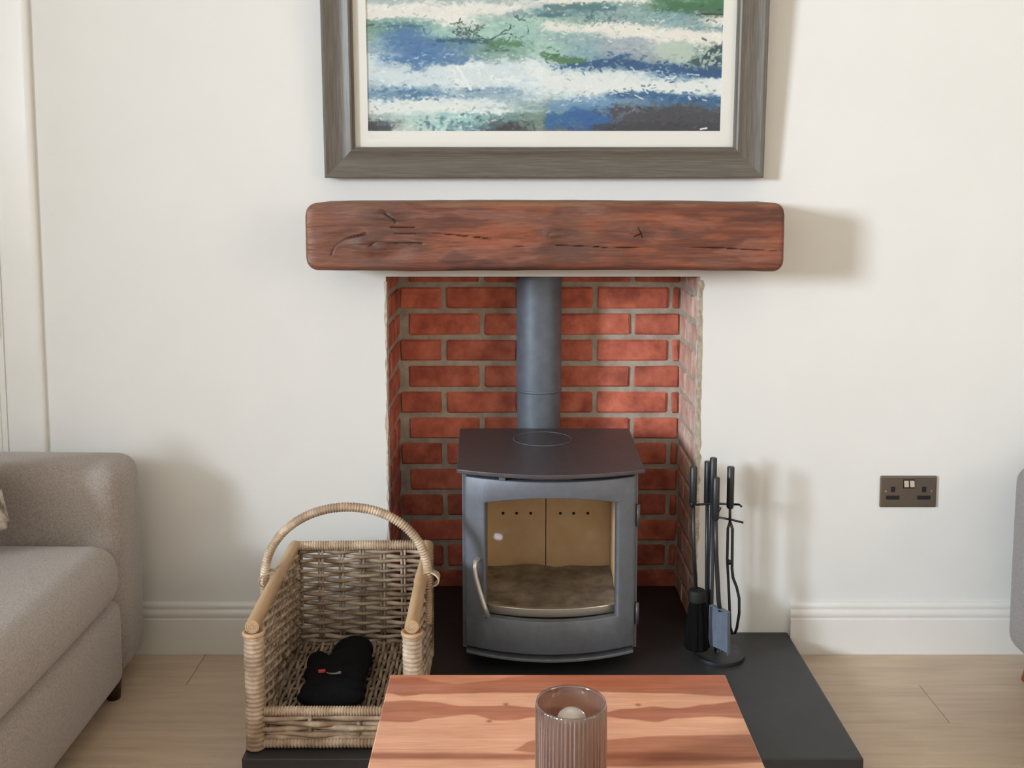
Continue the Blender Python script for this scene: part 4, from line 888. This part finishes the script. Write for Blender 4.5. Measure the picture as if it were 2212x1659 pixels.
# ================================================================== COFFEE TABLE
def table():
    x0, x1, y1, y0, zt, th = -0.2075, 0.3650, -1.066, -1.716, 0.45, 0.028
    root = empty('coffee_table', ((x0 + x1) / 2, (y0 + y1) / 2, 0)); tag(root, 'wooden coffee table with light and dark wavy heartwood bands in front of the hearth', 'table')
    ox, oy = (x0 + x1) / 2, (y0 + y1) / 2
    nx, ny = 240, 270
    xs = np.linspace(x0, x1, nx); ys = np.linspace(y0, y1, ny); X, Y = np.meshgrid(xs, ys, indexing='ij')
    # heartwood bands: centre line and half width along the table, distances from the far edge in metres
    a = (X - x0) / (x1 - x0); dd = y1 - Y
    wob = 0.006 * fbm(X * 9, Y * 9, 301, 3) + 0.003 * fbm(X * 30, Y * 30, 311, 3)
    lightc = np.array([220, 162, 130.]); darkc = np.array([168, 102, 76.]); mid = np.array([176, 104, 70.])
    gr = fbm(X * 6, Y * 90, 321, 5); bl = fbm(X * 8, Y * 14, 331, 4)
    col = lightc + 26 * gr[..., None] + 26 * bl[..., None] * np.array([1, .9, .8])
    def band(top, bot, c, k=0.9, soft=0.0022):
        nonlocal col
        def si(pts):
            px = np.array([p[0] for p in pts]); pz = np.array([p[1] for p in pts], float); k = np.clip(np.searchsorted(px, a, side='right') - 1, 0, len(px) - 2)
            f = np.clip((a - px[k]) / (px[k + 1] - px[k]), 0, 1); f = f * f * (3 - 2 * f); return pz[k] * (1 - f) + pz[k + 1] * f
        t = si(top); b = si(bot)
        m_ = (sstep(t - soft, t + soft, dd + wob) * (1 - sstep(b - soft, b + soft, dd + wob)) * k)[..., None]
        cc = np.array(c, float) + 34 * gr[..., None] + 30 * bl[..., None]
        col = col * (1 - m_) + cc * m_
    band([(0, .012), (.08, .008), (.14, .022), (.2, .030), (.3, .022), (.36, .008), (.5, -.02), (1, -.02)], [(0, .066), (.05, .076), (.12, .066), (.25, .064), (.42, .064), (.6, .060), (.8, .066), (1, .074)], darkc, .9)
    band([(0.45, -.02), (0.55, 0.0), (1, -.01)], [(0.45, .03), (0.6, .045), (0.8, .05), (1, .04)], (178, 98, 66), .5, .008)
    band([(0, .093), (.06, .090), (.14, .094), (.22, .108), (.34, .106), (.44, .114), (.5, .112), (.56, .150), (.62, .128), (.68, .118), (.76, .110), (.82, .116), (.92, .102), (1, .092)],
         [(0, .156), (.08, .160), (.14, .148), (.25, .136), (.32, .152), (.37, .150), (.42, .142), (.5, .156), (.56, .150), (.62, .142), (.68, .150), (.76, .158), (.82, .148), (.92, .142), (1, .148)], (168, 102, 76), .9)
    band([(.36, .24), (.42, .212), (.5, .222), (.6, .212), (.8, .200), (1, .196)], [(.36, .24), (.42, .246), (.5, .262), (.6, .286), (.8, .282), (1, .276)], (170, 106, 78), .8)
    band([(.6, .250), (.75, .244), (1, .258)], [(.6, .266), (.75, .268), (1, .268)], (140, 78, 54), .7, .005)
    band([(0, .36), (.3, .34), (.6, .37), (1, .35)], [(0, .43), (.3, .41), (.6, .45), (1, .42)], darkc, .85)
    band([(0, .50), (.3, .52), (.6, .49), (1, .52)], [(0, .57), (.3, .58), (.6, .55), (1, .60)], (166, 96, 66), .85)
    for (kx, kd) in ((.345, .102), (.72, .104), (.30, .156)): col = col * (1 - (0.7 * np.exp(-(((a - kx) * .5725) ** 2 + (dd - kd) ** 2) / .004 ** 2))[..., None]) + np.array([110, 62, 44.]) * (0.7 * np.exp(-(((a - kx) * .5725) ** 2 + (dd - kd) ** 2) / .004 ** 2))[..., None]
    n = nx * ny
    top = np.stack([X - ox, Y - oy, np.full_like(X, zt)], -1).reshape(-1, 3); I = np.arange(n).reshape(nx, ny)
    verts = top.tolist(); faces = np.stack([I[:-1, :-1], I[1:, :-1], I[1:, 1:], I[:-1, 1:]], -1).reshape(-1, 4).tolist(); cl = [col.reshape(-1, 3)]
    ring = list(I[:, 0]) + list(I[-1, 1:]) + list(I[-2::-1, -1]) + list(I[0, -2:0:-1]); k0 = n; m = len(ring)
    e = 0.0018
    for (off, dz) in ((e, -e), (e, -th), (0, -th)):
        for i in ring:
            x, y, z = verts[i]; sx = 1 if abs(x - (x1 - ox)) < 1e-6 else (-1 if abs(x - (x0 - ox)) < 1e-6 else 0); sy = 1 if abs(y - (y1 - oy)) < 1e-6 else (-1 if abs(y - (y0 - oy)) < 1e-6 else 0)
            verts.append([x + sx * off, y + sy * off, zt + dz])
        cl.append(col.reshape(-1, 3)[ring] * (1.0 if off == 0 else 1.03))
    for lv in range(3):
        for i in range(m):
            j = (i + 1) % m
            p, q = (ring[i], ring[j]) if lv == 0 else (k0 + (lv - 1) * m + i, k0 + (lv - 1) * m + j); r_, s_ = k0 + lv * m + i, k0 + lv * m + j
            faces.append((p, r_, s_, q))
    faces.append(tuple(k0 + 2 * m + i for i in range(m))[::-1])
    me = bpy.data.meshes.new('tabletop'); me.from_pydata(verts, [], [tuple(int(q) for q in f) for f in faces]); me.update(); set_paint(me, np.concatenate(cl)); me.materials.append(M['table'])
    o = bpy.data.objects.new('tabletop', me); C.objects.link(o); o.parent = root
    hx, hy = (x1 - x0) / 2, (y1 - y0) / 2
    for sx in (-1, 1):
        for sy in (-1, 1):
            MB().box(min(sx * (hx - .05), sx * (hx - .005)), max(sx * (hx - .05), sx * (hx - .005)), min(sy * (hy - .05), sy * (hy - .005)), max(sy * (hy - .05), sy * (hy - .005)), 0.0, zt - th).build('leg', M['redwood'], root, bevel=0.003)
    for s in (-1, 1):
        MB().box(-hx + .05, hx - .05, s * (hy - .028) - .01, s * (hy - .028) + .01, zt - th - .06, zt - th).build('apron', M['redwood'], root, bevel=0.002)
        MB().box(s * (hx - .028) - .01, s * (hx - .028) + .01, -hy + .05, hy - .05, zt - th - .06, zt - th).build('apron', M['redwood'], root, bevel=0.002)
table()

# ================================================================== CANDLE HOLDER
def holder():
    cx, cy, z = 0.0795, -1.4516, 0.45; hh, r = 0.150, 0.0485
    root = empty('candle_holder', (cx, cy, z)); tag(root, 'smoky ribbed glass candle holder standing on the coffee table', 'candle holder')
    rr = random.Random(4); nr = 52; amp = [rr.uniform(.35, 1.0) for _ in range(nr)]; seg = nr * 6
    vs = []; prof = [(r - .002, 0.0, 0.0), (r, 0.003, 1.0), (r, 0.05, 1.0), (r, hh - .008, 1.0), (r - .0006, hh - .003, .2), (r - .0014, hh, 0), (r - .0030, hh - .0004, 0), (r - .0036, hh - .003, 0), (r - .0036, 0.010, 0), (0.001, 0.008, 0)]
    for (q, zz, k) in prof:
        for i in range(seg):
            a = 2 * math.pi * i / seg; f = (i % 6) / 6.0
            d = -0.0026 * k * amp[(i // 6) % nr] * (0.5 + 0.5 * math.cos(2 * math.pi * f))
            vs.append(((q + d) * math.cos(a), (q + d) * math.sin(a), zz))
    fs = [(i * seg + k, i * seg + (k + 1) % seg, (i + 1) * seg + (k + 1) % seg, (i + 1) * seg + k) for i in range(len(prof) - 1) for k in range(seg)] + [tuple(range(seg))[::-1]]
    o = MB().add(vs, fs).build('ribbed_glass', M['smoke'], root, smooth=True)
    c = empty('candle', (cx + 0.001, cy + .004, z + 0.0105)); tag(c, 'pale round-topped candle inside the ribbed glass holder', 'candle')
    pr = [(0.0195, 0.0), (0.0200, 0.002), (0.0200, 0.112)] + [(0.0200 * math.cos(t), 0.112 + 0.0155 * math.sin(t)) for t in [math.pi / 2 * i / 8 for i in range(1, 8)]] + [(0.0005, 0.1275)]
    MB().lathe(pr, 0, 0, 32).build('wax', M['candle'], c, smooth=True)
holder()
